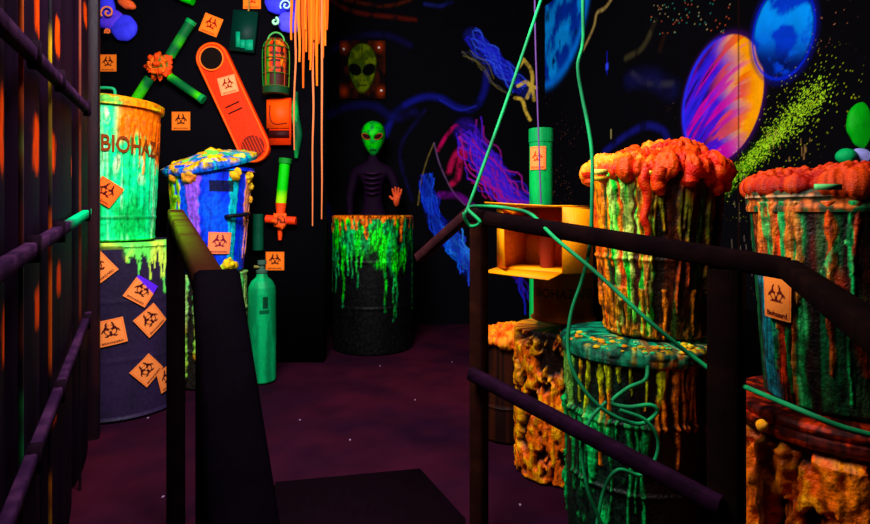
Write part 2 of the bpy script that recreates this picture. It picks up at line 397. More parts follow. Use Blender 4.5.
# ------------------------------------------------------------------ stickers
def bio_mask(a, b):
    out = np.zeros(a.shape, bool)
    for k in range(3):
        t = math.radians(90 + 120 * k); cx, cy = .36 * math.cos(t), .36 * math.sin(t)
        d = np.hypot(a - cx, b - cy); tx, ty = .62 * math.cos(t), .62 * math.sin(t)
        out |= (d < .36) & (d > .22) & (np.hypot(a - tx, b - ty) > .17)
    ring = np.hypot(a, b)
    out |= (ring > .40) & (ring < .49) & (b < .42)
    out &= ring > .09
    return out
_txt = {}
def text_mesh(body, size=1.0):
    if body in _txt: return _txt[body]
    cu = bpy.data.curves.new('t', 'FONT'); cu.body = body; cu.size = 1.0; cu.resolution_u = 3; cu.offset = 0.02
    o = bpy.data.objects.new('t', cu); col.objects.link(o)
    dg = bpy.context.evaluated_depsgraph_get(); me = o.evaluated_get(dg).to_mesh()
    bm = bmesh.new(); bm.from_mesh(me); bmesh.ops.triangulate(bm, faces=bm.faces[:])
    for _ in range(2):
        ed = [e for e in bm.edges if e.calc_length() > .12]
        if ed: bmesh.ops.subdivide_edges(bm, edges=ed, cuts=1); bmesh.ops.triangulate(bm, faces=bm.faces[:])
    V = np.array([v.co[:] for v in bm.verts]); Fc = [tuple(v.index for v in f.verts) for f in bm.faces]
    bm.free(); bpy.data.objects.remove(o)
    _txt[body] = (V, Fc); return _txt[body]
ORG_PAPER = S(255, 128, 62)
def sticker_geo(m, place, w, h, paper=ORG_PAPER, ink=S(60, 8, 12), rot=0.0, script=False, torn=None):
    g = 44; a, b = np.meshgrid(np.linspace(-1, 1, g), np.linspace(-1, 1, g))
    q = bio_mask((a) / .95, (b * h / w - .16) / .95)
    C = mix(np.broadcast_to(paper, a.shape + (3,)), ink, q * 1.0)
    bord = (np.maximum(np.abs(a), np.abs(b)) > .90) & (np.maximum(np.abs(a), np.abs(b)) < .95)
    C = mix(C, S(220, 70, 40), bord * .6)
    if torn is not None: C = mix(C, torn, sst(.45, .6, b + .25 * a))
    cr, sr = math.cos(rot), math.sin(rot)
    def to(aa, bb, off): x = aa * w / 2; y = bb * h / 2; return place(x * cr - y * sr, x * sr + y * cr, off)
    m.grid(to(a, b, .0015), C)
    V, Fc = text_mesh('Biohazard' if script else 'BIOHAZARD'); wd = V[:, 0].max()
    hgt = .30 if script else .2
    tv = to(V[:, 0] / wd * 1.5 - .75, V[:, 1] * hgt - .86, .0025)
    m.poly(tv, Fc, ink)
def cyl_place(cx, cy, rfun, th0, z0):
    def f(x, z, off):
        x, z = np.asarray(x), np.asarray(z); r = rfun(z0 + z) + off; t = th0 + x / rfun(z0)
        return np.stack([cx + r * np.sin(t), cy - r * np.cos(t), z0 + z], -1)
    return f
def cyl_sticker(parent, cx, cy, rfun, px, py, size, rot, h=None, off=0.003, **k):
    k.setdefault('paper', S(255, 142, 84))
    # angle found from where it sits across the curved front
    th = 0.0
    for _ in range(20):
        z = H - (py - HY) / F * (cy - rfun(1.0) * math.cos(th)); r = rfun(z)
        s = ((px - 435) / F * (cy - r * math.cos(th)) - cx) / r; th = math.asin(max(-.97, min(.97, s)))
    m = MB(); rf = lambda q: rfun(q) + off
    sticker_geo(m, cyl_place(cx, cy, rf, th, z), size, h or size, rot=rot, **k)
    return m.build('warning_sticker', PAPER, parent, smooth=False)
def flat_sticker(px, py, Y, w, rot, label, h=None, **k):
    c = W(px, py, Y); m = MB()
    def place(x, z, off): x = np.asarray(x); z = np.asarray(z); return np.stack([c[0] + x, c[1] - off + x * 0, c[2] + z], -1)
    sticker_geo(m, place, w, h or w, rot=rot, **k)
    # paper thickness behind the print
    cr, sr = math.cos(rot), math.sin(rot)
    m.box((c[0], c[1], c[2]), (w, .002, h or w), ORG_PAPER, ax=[(cr, 0, sr), (0, 1, 0), (-sr, 0, cr)])
    return tag(m.build('warning_sticker', PAPER, origin=c, smooth=False), label, 'sticker', 'biohazard stickers on the black left wall')
R = math.radians
flat_sticker(108, 63, YL - .002, .115, 0, 'small orange biohazard sticker on black wall above the green trash can')
flat_sticker(181, 121, YL - .002, .125, 0, 'square orange biohazard sticker just above the blue can lid on black wall')
flat_sticker(211, 25, YL - .002, .13, R(-22), 'tilted orange biohazard sticker above the long red orange panel', ink=S(150, 20, 15))
flat_sticker(252, 0, YL - .002, .12, 0, 'orange sticker above the dark teal box at the top of the wall', ink=S(200, 40, 20))
flat_sticker(275, 261, YL - .002, .125, 0, 'orange biohazard sticker low on the wall above the green gas cylinder')

# ------------------------------------------------------------------ lids, cans, goo
def lumps(X, Y, Z, n, rr, rad, seed):
    rs = np.random.RandomState(int(seed * 10) % 9999); p = rs.normal(size=(n, 3)); p /= np.linalg.norm(p, axis=1)[:, None]; p *= np.array(rad)
    p[:, 2] = np.abs(p[:, 2]) * rs.choice([1, 1, 1, -1], n); out = np.zeros(X.shape); sec = np.zeros(X.shape)
    wx = X + .25 * rr * (fbm(X * 60, Y * 60, Z * 60 + 3, 2) - .5) * 3; wy = Y + .25 * rr * (fbm(X * 60 + 9, Y * 60, Z * 60, 2) - .5) * 3
    for q in p:
        R_ = rr * rs.uniform(.6, 1.25); st = rs.uniform(.6, 1.6)
        h = np.sqrt(np.clip(1 - (((wx - q[0]) * st) ** 2 + ((wy - q[1]) / st) ** 2 + (Z - q[2]) ** 2) / R_ ** 2, 0, 1)) * R_ / rr
        sec = np.maximum(sec, np.minimum(out, h)); out = np.maximum(out, h)
    return out, sst(0, .35, out - sec * .8)
def crust(m, c, rad, seed, n, rr, amp, colf, nu=300, nv=140):
    th = np.linspace(-math.pi, math.pi, nu, endpoint=False); ph = np.linspace(-math.pi / 2, math.pi / 2, nv); T, Pp = np.meshgrid(th, ph)
    x = np.cos(Pp) * np.sin(T); y = -np.cos(Pp) * np.cos(T); z = np.sin(Pp); X, Y, Z = x * rad[0], y * rad[1], z * rad[2]
    h1, k1 = lumps(X, Y, Z, n, rr, rad, seed); h2, k2 = lumps(X, Y, Z, n * 3, rr * .45, rad, seed + 5)
    d = amp * (1.1 * h1 * (.6 + .4 * k1) + .45 * h2 + .5 * (fbm(X * 120, Y * 120, Z * 120, 3) - .5)) - amp * .3
    nx, ny, nz = x / rad[0], y / rad[1], z / rad[2]; L = np.sqrt(nx ** 2 + ny ** 2 + nz ** 2) + 1e-6
    P = np.stack([c[0] + X + d * nx / L, c[1] + Y + d * ny / L, c[2] + Z + d * nz / L], -1)
    n_ = fbm(X * 90, Y * 90, Z * 90, 3)
    m.grid(P, colf(T, z, .45 * h1 * k1 + .3 * h2 + .9 * (n_ - .5), .02 + .22 * h1 * k1 + .14 * h2 * k2 + .4 * (n_ - .45)), wrap=True)
def blob(m, c, rad, seed, amp, colf, nu=220, nv=110, freq=9.0, zmin=-1.0):
    th = np.linspace(-math.pi, math.pi, nu, endpoint=False); ph = np.linspace(-math.pi / 2, math.pi / 2, nv)
    T, Pp = np.meshgrid(th, ph)
    x = np.cos(Pp) * np.sin(T); y = -np.cos(Pp) * np.cos(T); z = np.sin(Pp)
    X = x * rad[0]; Yv = y * rad[1]; Z = z * rad[2]
    f = freq
    b1 = np.abs(fbm(X * f + seed, Yv * f, Z * f + 5, 1) - .5) * 2
    b2 = np.abs(fbm(X * f * 2.2 + seed, Yv * f * 2.2 + 3, Z * f * 2.2 + 5, 1) - .5) * 2
    b3 = np.abs(fbm(X * f * 5 + seed, Yv * f * 5 + 3, Z * f * 5 + 5, 2) - .5) * 2
    d = amp * (b1 * 1.5 + b2 * .8 + b3 * .35 - .6) * (1 - .0 * z)
    L = np.sqrt((x * 1.0) ** 2 + y ** 2 + (z * 1.2) ** 2) + 1e-6
    P = np.stack([c[0] + X + d * x / L, c[1] + Yv + d * y / L, c[2] + np.maximum(Z + d * z / L * 1.4, zmin)], -1)
    m.grid(P, colf(T, z, b1, b2), wrap=True)
def handle_arch(m, a, b, h, r, C, up=(0, 0, 1)):
    a = np.asarray(a, float); b = np.asarray(b, float); up = np.asarray(up, float)
    m.tube([a, a + up * h * .75, a * .8 + b * .2 + up * h, a * .2 + b * .8 + up * h, b + up * h * .75, b], r, C, n=8)

# --- left black drum
DX, DY, DR = -1.682, 2.94, 0.298
t = thing('oil_drum', 'black steel drum with scattered biohazard stickers and yellow-green slime around its rim', 'drum', (DX, DY, 0))
def p_drum(T, Z, Rr):
    C = np.broadcast_to(S(34, 25, 46), T.shape + (3,)).copy()
    C = mix(C, S(44, 30, 62), sst(.4, .7, fbm(T * 2, Z * 4, 2)) * .6)
    lf = lambda c: .35 + .9 * max(0, min(1, (c + .1) / 1.3))
    d = drips(T, Z, .86, 44, .06, .27, .02, .05, 5, .1, 1.7, lf)
    band = sst(.0, .25, T) * sst(.80, .83, Z + .02 * np.sin(T * 17))
    band2 = sst(-.7, -.1, T) * sst(.845, .86, Z)
    k = np.clip(np.maximum.reduce([sst(0, .25, d), band, band2]), 0, 1) * (np.abs(T) < 2.2)
    C = mix(C, mix(np.broadcast_to(S(120, 235, 110), C.shape), S(215, 245, 110), sst(.35, .6, fbm(T * 5, Z * 12, 8))), k)
    return C, d * .007 + .002 * band
m = MB(); m.lathe(DX, DY, [(0, .002), (.27, .002), (.285, .0), (DR, .015), (.290, .03), (.289, .28), (.291, .30), (.289, .32), (.289, .57), (.291, .59), (.289, .61), (.290, .85), (.300, .865), (.300, .88), (.285, .88), (.283, .87), (0, .87)], p_drum, 300, .005)
m.build('body', PAINT, t)
rD = lambda z: 0.290
for px, py, sz, rt, kk in [(97, 268, .135, R(40), {}), (141, 291, .12, R(-35), dict(torn=S(90, 40, 220))), (111, 332, .125, R(10), {}), (151, 320, .125, R(38), {}), (147, 370, .12, R(42), {}), (170, 377, .12, R(15), {})]:
    cyl_sticker(t, DX, DY, rD, px, py, sz, rt, off=.006, **kk)

# --- green trash can on the drum
GX, GY = -1.750, 2.94
def flute(T, n, amp): return amp * np.abs(np.sin(T * n / 2)) - amp / 2
t = thing('trash_can', 'bright green trash can reading BIOHAZARD with orange lid, standing on the black drum', 'trash can', (GX, GY, .881))
rG = lambda z: .225 + (z - .88) / .72 * .030
def p_green(T, Z, Rr):
    n1 = fbm(T * 4, Z * 5, 1); n2 = fbm(T * 22, Z * 3, 4)
    C = mix(np.broadcast_to(S(10, 185, 95), T.shape + (3,)), S(60, 240, 150), sst(.35, .65, n1))
    C = mix(C, S(190, 255, 190), sst(.55, .8, n2) * sst(.35, .55, n1) * .8)
    C = mix(C, S(235, 235, 190), sst(.6, .75, fbm(T * 6 + 4, Z * 10, 6)) * sst(1.1, 1.3, Z) * .8)
    C = mix(C, S(10, 110, 60), sst(.62, .75, fbm(T * 30, Z * 4, 9)) * .5)
    o = sst(1.40, 1.46, Z + .06 * np.sin(T * 5 + 1) + .10 * sst(.3, 1.0, T) ) * sst(.05, .3, T) 
    dr = drips(T, Z, 1.50, 14, .10, .32, .02, .05, 19, -.5, 1.3)
    C = mix(C, S(250, 105, 20), np.clip(o * .95 + .8 * sst(.1, .4, dr) * sst(.15, .4, T), 0, 1))
    dl = drips(T, Z, 1.45, 12, .15, .5, .008, .015, 23, -.8, 1.3)
    C = mix(C, S(60, 50, 20), sst(.2, .6, dl) * .55)
    C = mix(C, S(10, 120, 60), (np.abs(Z - 1.0) < .006) * .6)
    return C, flute(T, 0, 0) + .004 * (np.abs(Z - 1.0) < .006) + dr * .004 + np.where((Z > 1.05) & (Z < 1.52), .003 * np.sin(T * 36), 0)
m = MB(); m.lathe(GX, GY, [(0, .883), (.22, .883), (.228, .89), (.225, .90), (rG(1.57), 1.57), (.27, 1.575), (.27, 1.595), (.25, 1.6), (0, 1.598)], p_green, 360, .005, grime=0.45)
m.build('body', PAINT, t)
V, Fc = text_mesh('BIOHAZARD'); V2 = V.copy(); scx = .31 / (V[:, 0].max() * 6 / 9)
th = -.13 + V[:, 0] * scx / .25; th0 = th; th = th + math.atan2(-GX, GY); zz = 1.335 + V[:, 1] * .115 - .012 * np.maximum(0, th0)
rr = rG(zz) + .006; m = MB(); m.poly(np.stack([GX + rr * np.sin(th), GY - rr * np.cos(th), zz], -1), Fc, S(120, 50, 10))
m.build('lettering', PAPER, t, smooth=False)
def p_lid(T, Z, Rr):
    C = mix(np.broadcast_to(S(250, 140, 50), T.shape + (3,)), S(225, 200, 70), sst(.4, .6, fbm(T * 6, Z * 20, 3)))
    return mix(C, S(60, 200, 90), sst(.5, .65, fbm(T * 5 + 9, Z * 30, 6)) * (T < .3) * .9), 0
m = MB(); m.lathe(GX, GY, [(.258, 1.565), (.272, 1.567), (.274, 1.60), (.25, 1.612), (.15, 1.635), (0, 1.64)], p_lid, 200, .005, grime=0.5)
lid = m.build('lid', PAINT, t)
m = MB(); handle_arch(m, (GX - .055, GY - .03, 1.63), (GX + .055, GY - .03, 1.63), .055, .008, S(50, 150, 100)); m.build('handle', PAINT, lid)
cyl_sticker(t, GX, GY, rG, 106, 192, .115, R(-35), off=.009, paper=S(255, 110, 60))

# --- slimy barrel carrying the blue can
BX, BY = -1.262, 3.08
t = thing('slime_barrel', 'narrow barrel with yellow and orange drips carrying the blue trash can', 'barrel', (BX, BY, 0))
def p_stand(T, Z, Rr):
    C = np.broadcast_to(S(30, 26, 22), T.shape + (3,)).copy()
    d = drips(T, Z, .70, 40, .1, .65, .06, .14, 31)
    k = sst(.05, .3, d); n = fbm(T * 4, Z * 7, 3)
    cc = mix(np.broadcast_to(S(150, 215, 90), C.shape), S(240, 160, 60), sst(.4, .6, n)); cc = mix(cc, S(70, 200, 120), sst(.45, .62, Z + n * .3) * .7)
    return mix(C, cc, k), d * .010
m = MB(); m.lathe(BX, BY, [(0, .003), (.17, .003), (.182, .012), (.182, .22), (.19, .235), (.182, .25), (.182, .45), (.19, .465), (.182, .48), (.182, .685), (.188, .695), (0, .70)], p_stand, 200, .006, grime=0.7)
m.build('body', GOO, t); BST = t
# --- blue trash can
t = thing('trash_can', 'bright blue trash can with tilted slime-crusted lid, standing on a narrow barrel', 'trash can', (BX, BY, .702)); BTH = t
rB = lambda z: .172 + (z - .70) / .57 * .048
def p_blue(T, Z, Rr):
    C = mix(np.broadcast_to(S(10, 45, 220), T.shape + (3,)), S(20, 85, 245), sst(.4, .65, fbm(T * 3, Z * 6, 2)))
    C = mix(C, S(20, 150, 170), sst(.5, .7, fbm(T * 9, Z * 2, 5)) * .7 * (T < -.3))
    d1 = drips(T, Z, 1.25, 5, .25, .45, .06, .12, 8, -.75, -.3); C = mix(C, S(150, 80, 225), sst(.1, .5, d1) * .9)
    d2 = drips(T, Z, 1.25, 7, .3, .56, .05, .1, 9, -1.3, -.85); C = mix(C, S(120, 200, 60), sst(.1, .5, d2))
    C = mix(C, S(220, 180, 40), sst(.1, .5, d2) * sst(.5, .6, fbm(T * 9, Z * 25, 5)))
    d3 = drips(T, Z, 1.25, 5, .45, .6, .05, .08, 14, .5, .75); C = mix(C, S(60, 190, 170), sst(.1, .6, d3) * .8)
    d4 = drips(T, Z, 1.25, 7, .25, .5, .04, .08, 15, 1.0, 1.4); C = mix(C, S(225, 140, 90), sst(.1, .6, d4))
    C = mix(C, S(8, 8, 20), ((T > -.05) & (T < .55) & (Z > 1.135) & (Z < 1.20)) * .95)
    C = mix(C, S(10, 15, 60), (np.abs(Z - .86) < .004) * (T > -.6) * (T < .6))
    return C, .007 * np.maximum.reduce([d1, d2, d3, d4])
m = MB(); m.lathe(BX, BY, [(0, .704), (.165, .704), (rB(.71), .71), (rB(1.25), 1.25), (.232, 1.253), (.232, 1.27), (.22, 1.275), (0, 1.27)], p_blue, 300, .005, grime=0.5)
m.build('body', PAINT, t)
def glob_part(parent, cx, cy, rfun, items, name, mat=GOO, seed=1):
    fa = math.atan2(-cx, cy)
    for i, (th, z, s, c) in enumerate(items):
        r = rfun(z); c = np.asarray(c); th += fa; m = MB()
        blob(m, (cx + r * math.sin(th), cy - r * math.cos(th), z), (s, s * .8, s), seed + i * 3.7, s * .35, lambda T, zz, a, b, c=c: mix(np.broadcast_to(c, T.shape + (3,)), c * .35, sst(.25, .02, a)), 30, 16, 30)
        m.build(name, mat, parent)
glob_part(t, BX, BY, rB, [(-.98, 1.22, .03, S(225, 150, 60)), (-.5, 1.23, .04, S(245, 160, 70)), (-.42, 1.21, .025, S(235, 120, 60)), (.55, 1.235, .035, S(240, 180, 50)), (1.05, 1.23, .03, S(245, 190, 60)),
      (1.2, 1.17, .025, S(225, 180, 60)), (1.25, 1.10, .02, S(220, 150, 60)), (.5, .75, .035, S(245, 210, 50)), (.7, .74, .025, S(225, 180, 40)), (.35, .73, .022, S(180, 200, 40)), (1.2, 1.02, .018, S(235, 120, 60)), (-.98, 1.10, .018, S(140, 200, 60)), (-1.0, 1.0, .016, S(200, 190, 50))], 'slime_blob')
m = MB(); th = .75; p = lambda th, z, o: (lambda th: (BX + (rB(z) + o) * math.sin(th), BY - (rB(z) + o) * math.cos(th), z))(th + math.atan2(-BX, BY))
m.tube([p(.38, 1.005, .0), p(.42, 1.008, .03), p(.7, 1.012, .035), p(.98, 1.018, .03), p(1.0, 1.018, 0)], .011, S(12, 12, 24)); m.build('handle', PAINT, t)
cyl_sticker(t, BX, BY, rB, 218, 243, .115, R(-3), off=.008, paper=S(255, 140, 95), ink=S(120, 20, 50))
Mx = (Matrix.Rotation(R(-9), 3, 'Y') @ Matrix.Rotation(R(13), 3, 'X')); piv = np.array([BX, BY, 1.30])
def p_blid(T, Z, Rr):
    n = fbm(Rr * np.sin(T) * 22, Rr * np.cos(T) * 22, Z * 5)
    C = mix(np.broadcast_to(S(15, 150, 165), T.shape + (3,)), S(25, 90, 220), sst(.4, .6, fbm(T * 3, Z * 10, 7)))
    k = sst(.48, .6, n) * sst(1.29, 1.315, Z); C = mix(C, S(225, 180, 60), k)
    return mix(C, S(60, 200, 120), sst(.55, .7, 1 - n) * .8), .006 * k
m = MB(); m.lathe(BX, BY, [(0, 1.285), (.235, 1.285), (.25, 1.283), (.255, 1.30), (.25, 1.318), (.16, 1.345), (.06, 1.365), (0, 1.368)], p_blid, 240, .005, tilt=(Mx, piv), grime=.7)
rs = np.random.RandomState(12)
for i in range(46):
    a = rs.uniform(-math.pi, math.pi); q = rs.uniform(.02, .235); zc = 1.37 - q * .22; s = rs.uniform(.008, .02)
    pt = (np.array([BX + q * math.sin(a), BY - q * math.cos(a), zc]) - piv) @ np.array(Mx).T + piv
    c = [S(240, 190, 60), S(215, 150, 60), S(120, 210, 90), S(230, 220, 110)][rs.randint(4)]
    blob(m, pt, (s * 1.6, s * 1.3, s), i * 1.3, s * .4, lambda T, zz, a_, b_, c=c: np.broadcast_to(c, T.shape + (3,)), 18, 10, 30)
m.build('lid', PAINT, t)

BTH.location = (-1.365, 3.35, .672); BTH.scale = (1.088,) * 3
BST.location = (-1.365, 3.35, 0); BST.scale = (1.088, 1.088, .957)

# --- green gas cylinder
CX, CY = (262 - 435) / F * 3.33, 3.33
t = thing('gas_cylinder', 'green gas cylinder standing on the floor beside the slimy barrel', 'gas cylinder', (CX, CY, 0))
def p_cyl(T, Z, Rr):
    C = mix(np.broadcast_to(S(14, 120, 72), T.shape + (3,)), S(40, 165, 100), sst(.4, .7, fbm(T * 2, Z * 6, 4)))
    C = mix(C, S(5, 25, 20), ((np.abs(T - .25) < .18) & (np.abs(Z - .49) < .035)) * .9)
    return mix(C, S(5, 30, 25), ((np.abs(T - .2) < .35) & (np.abs(Z - .435) < .01)) * .8), 0
m = MB(); m.lathe(CX, CY, [(0, .002), (.07, .002), (.082, .015), (.082, .54), (.078, .575), (.062, .61), (.035, .635), (.03, .655), (0, .656)], p_cyl, 80, .006); m.build('tank', PAINT, t)
m = MB(); m.lathe(CX, CY, [(.03, .655), (.034, .66), (.034, .675), (.018, .68), (.016, .71), (.026, .712), (.026, .735), (0, .737)], S(60, 90, 75), 24, .01)
m.tube([(CX, CY, .695), (CX - .045, CY - .01, .697)], .009, S(120, 110, 60)); m.build('valve', PAINT, t)

# ------------------------------------------------------------------ things on the left wall
# pipe junction
def wp(px, py, dy=.0): return W(px, py, YL - dy)
t = thing('pipe_junction', 'green pipes meeting at an orange knob on the black wall above the green can', 'pipe', wp(160, 66, .06))
def p_pipe(P): return mix(np.broadcast_to(S(14, 95, 48), P.shape), S(80, 200, 60), sst(.35, .65, fbm(P[..., 0] * 9, P[..., 2] * 9, 2)))
for a, b, rr in (((170, 56), (191, 22), .032), ((150, 78), (133, 104), .032), ((170, 77), (202, 99), .028)):
    A3, B3 = wp(*a, .07), wp(*b, .07); m = MB(); m.tube([A3, (A3 + B3) / 2, B3], rr, p_pipe, n=20, smooth=4)
    pp = m.build('pipe', PAINT, t)
    d = (B3 - A3) / np.linalg.norm(B3 - A3); m = MB(); m.tube([B3 - d * .015, B3 + d * .012], rr * 1.08, S(40, 150, 80), n=20, smooth=1); m.build('end_cap', PAINT, pp)
m = MB(); c = wp(160, 66, .09)
blob(m, c, (.07, .05, .07), 3, .035, lambda T, z, a, b: mix(np.broadcast_to(S(240, 80, 30), T.shape + (3,)), S(60, 110, 40), sst(.3, .05, a)), 80, 40, 25)
for k in range(5):
    a = k * 1.26 + .3; m.tube([c + np.array([.06 * math.cos(a + j * .5) * (1 - .15 * j), -.035, .06 * math.sin(a + j * .5) * (1 - .15 * j)]) for j in range(4)], .012, S(250, 110, 50))
m.build('valve_knob', GOO, t)
m = MB(); m.tube([wp(165, -14, .05), wp(180, -4, .05), wp(193, 1, .05)], .03, S(50, 200, 40), n=14)
tag(m.build('pipe', PAINT), 'short green pipe end at the top edge above the pipe junction', 'pipe')

# blue flowers of foam
def petals(m, lst, Y, dark=.35):
    for i, (px, py, rx, ry, rot, c) in enumerate(lst):
        cc = W(px, py, Y); sx, sz = rx / F * Y, ry / F * Y; cr, sr = math.cos(rot), math.sin(rot)
        mm = MB(); blob(mm, (0, 0, 0), (sx, .035, sz), i * 2.1, .003, lambda T, z, a, b, c=c: mix(np.broadcast_to(c, T.shape + (3,)), c * dark, sst(.5, .8, fbm(np.cos(T) * 3, z * 3, i)) * .5), 48, 24, 14)
        V = mm.v[0]; V = np.stack([V[:, 0] * cr - V[:, 2] * sr, V[:, 1], V[:, 0] * sr + V[:, 2] * cr], -1) + cc
        mm.v[0] = V; o = m._add(V, mm.c[0]); m.q.append(mm.q[0] + o)
def spiral(m, px, py, r, Y, c, turns=1.6, rad=.006):
    cc = W(px, py, Y); s = r / F * Y; ts = np.linspace(.15, 1, 22)
    m.tube([cc + np.array([s * k * math.cos(k * turns * 6.28), -.05, s * k * math.sin(k * turns * 6.28)]) for k in ts], rad, c, smooth=1)
BV = S(60, 60, 235)
t = thing('foam_flower', 'blue-violet foam flower with orange swirl at top left above the green can', 'decoration', wp(115, 20, .04))
for l in [(124, 28, 13, 13, .3, BV), (107, 8, 8, 13, 0, BV), (112, 20, 12, 10, .3, S(90, 60, 225)), (127, 4, 9, 5, -.4, S(235, 100, 60)), (103, 20, 5, 8, 0, S(60, 40, 200))]:
    m = MB(); petals(m, [l], YL - .045); m.build('petal', PAINT, t)
m = MB(); spiral(m, 112, 15, 7, YL - .06, S(250, 140, 90)); m.build('swirl', PAINT, t)
m = MB(); spiral(m, 112, 34, 3, YL - .06, S(240, 120, 70)); m.build('swirl', PAINT, t)
t = thing('foam_flower', 'violet foam flower with pale rings above the hanging orange yarn', 'decoration', wp(293, 12, .04))
for l in [(278, 2, 13, 12, 0, BV), (291, 22, 14, 11, 0, S(85, 80, 245)), (304, 6, 12, 11, .2, S(80, 60, 230)), (290, 4, 10, 8, 0, S(60, 50, 210))]:
    m = MB(); petals(m, [l], YL - .05); m.build('petal', PAINT, t)
m = MB(); spiral(m, 288, 8, 6, YL - .07, S(190, 240, 235)); m.build('swirl', PAINT, t)
m = MB(); spiral(m, 277, 24, 4, YL - .07, S(170, 240, 190), 1.2, .009); m.build('swirl', PAINT, t)
m = MB(); spiral(m, 302, 8, 4, YL - .07, S(220, 220, 250)); m.build('swirl', PAINT, t)

# long orange panel (capsule shape)
t = thing('control_panel', 'long red-orange panel with round ends hanging aslant on the black wall', 'panel', wp(235, 105, .03))
pa, pb = wp(213, 59, .03), wp(254, 147, .03); ax = (pb - pa) / np.linalg.norm(pb - pa); side = np.array([-ax[2], 0, ax[0]]); L = np.linalg.norm(pb - pa)
rw = 16 / F * YL
def capsule(rw, k=24):
    o = [(rw * math.cos(a), -rw * math.sin(a)) for a in np.linspace(0, math.pi, k)]
    o2 = [(-rw * math.cos(a), L + rw * math.sin(a)) for a in np.linspace(0, math.pi, k)]
    return o + o2
def capp(s_, l_, y): return pa + side * s_ + ax * l_ + np.array([0, -y, 0])
m = MB(); rings = []
for rr, y in ((rw, -.02), (rw, .018), (rw * .94, .026), (rw * .86, .026), (rw * .82, .018)):
    rings.append([capp(s_, l_, y) for s_, l_ in capsule(rr)])
P = np.array(rings); m.grid(P, mix(np.broadcast_to(S(225, 55, 22), P.shape), S(255, 95, 45), np.array([0, .2, 1, 1, .1])[:, None] * np.ones(P.shape[:2])), wrap=True)
N = P.shape[1]; ctr = (pa + pb) / 2 + np.array([0, -.018, 0]); m.poly(np.concatenate([P[-1], [ctr]]), [(i, (i + 1) % N, N) for i in range(N)], S(238, 62, 25))
m.build('plate', PAINT, t, smooth=False)
def disc_ring(m, s_, l_, r, y, c, rin=0.0, n=28, h=.01):
    a = np.linspace(0, 2 * math.pi, n, endpoint=False)
    P = np.array([[capp(s_ + q * math.cos(t_), l_ + q * math.sin(t_), yy) for t_ in a] for q, yy in ((r, y), (r, y + h), (rin, y + h), (rin, y))]); m.grid(P, c, wrap=True)
m = MB(); disc_ring(m, 0, .005, rw * .68, .0182, S(20, 12, 10)); m.build('porthole', GLOSS, t)
m = MB(); disc_ring(m, 0, .005, rw * .76, .0182, S(250, 120, 60), rw * .68, h=.016); m.build('porthole_ring', PAINT, t)
m = MB(); disc_ring(m, 0, L - .0, rw * .70, .0182, S(120, 28, 15)); 
for k in range(-3, 4): m.beam(capp(k * rw * .18, L - rw * .55, .031), capp(k * rw * .18, L + rw * .55, .031), .006, .006, S(215, 60, 30))
m.build('speaker_grille', PAINT, t)
for k in (0, 1):
    m = MB(); m.beam(capp(-rw * .5, L * (.52 + k * .07), .020), capp(rw * .4, L * (.52 + k * .07), .020), .011, .008, S(50, 10, 8)); m.build('vent_slot', PAINT, t)
m = MB(); c = wp(228, 85, .053); rt = R(-8)
sticker_geo(m, lambda x, z, o: np.stack([c[0] + np.asarray(x), c[1] - o + 0 * np.asarray(x), c[2] + np.asarray(z)], -1), .12, .12, rot=R(15), paper=S(255, 160, 110), ink=S(140, 30, 20))
m.build('warning_sticker', PAPER, t, smooth=False)

# teal box
t = thing('junction_box', 'dark teal box with a bright teal zigzag display beside the tilted sticker', 'box', wp(244, 32, .03))
c = wp(244.5, 32, .03); m = MB(); m.box(c, (24 / F * YL, .05, 40 / F * YL), S(6, 44, 34), ax=[(.99, 0, -.1), (0, 1, 0), (.1, 0, .99)]); m.build('case', PAINT, t, smooth=False)
m = MB(); 
for (x0, x1, y0, y1) in ((236, 240, 32, 47), (240, 245, 40, 48), (245, 253, 40, 50)): m.box(wp((x0 + x1) / 2, (y0 + y1) / 2, .058), ((x1 - x0) / F * YL, .01, (y1 - y0) / F * YL), S(24, 150, 108))
m.build('display', PAINT, t, smooth=False)
m = MB(); m.tube([wp(248, 14, .03), wp(249, 6, .03), wp(249, 0, .03)], .006, S(170, 120, 60)); m.build('cable', PAINT, t)

# lantern
t = thing('lantern', 'caged round-topped lantern with red grid and green side hanging above the orange box', 'lantern', wp(276, 92, .09))
c = wp(276, 62, .09); lx, ly = c[0], c[1]; zt, zb = wp(0, 40, .09)[2], wp(0, 90, .09)[2]
def p_lan(T, Z, Rr):
    q = (Z - zb) / (zt - zb); C = mix(np.broadcast_to(S(60, 20, 15), T.shape + (3,)), S(235, 60, 40), ((np.sin(T * 9) > -.2) & (np.sin(Z * 130) > -.3)) * sst(.28, .36, q) * (np.abs(T - .1) < .9))
    C = mix(C, S(250, 140, 60), sst(.5, .7, fbm(T * 4, Z * 30, 6)) * sst(.3, .5, q) * .7); return mix(C, S(40, 130, 40), (T < -.6) * .8), 0
m = MB(); m.lathe(lx, ly, [(0, zb + .01), (.075, zb + .01), (.075, zt - .05), (.05, zt - .01), (0, zt)], p_lan, 90, .006); m.build('body', PAINT, t)
for k in range(8):
    a = k * math.pi / 4 + .2; m = MB(); m.tube([(lx + q * math.sin(a), ly - q * math.cos(a), z) for q, z in ((.08, zb), (.085, zb + .1), (.085, zt - .07), (.06, zt - .01), (.01, zt + .01))], .0035, [S(30, 110, 40), S(150, 55, 26), S(90, 120, 36)][k % 3]); m.build('cage_bar', PAINT, t)
for z in (zb + .015, zb + .10, zb + .2, zt - .06): m = MB(); m.tube([(lx + .083 * math.sin(a), ly - .083 * math.cos(a), z) for a in np.linspace(0, 6.28, 30)], .0035, S(70, 90, 36), smooth=1); m.build('cage_ring', PAINT, t)
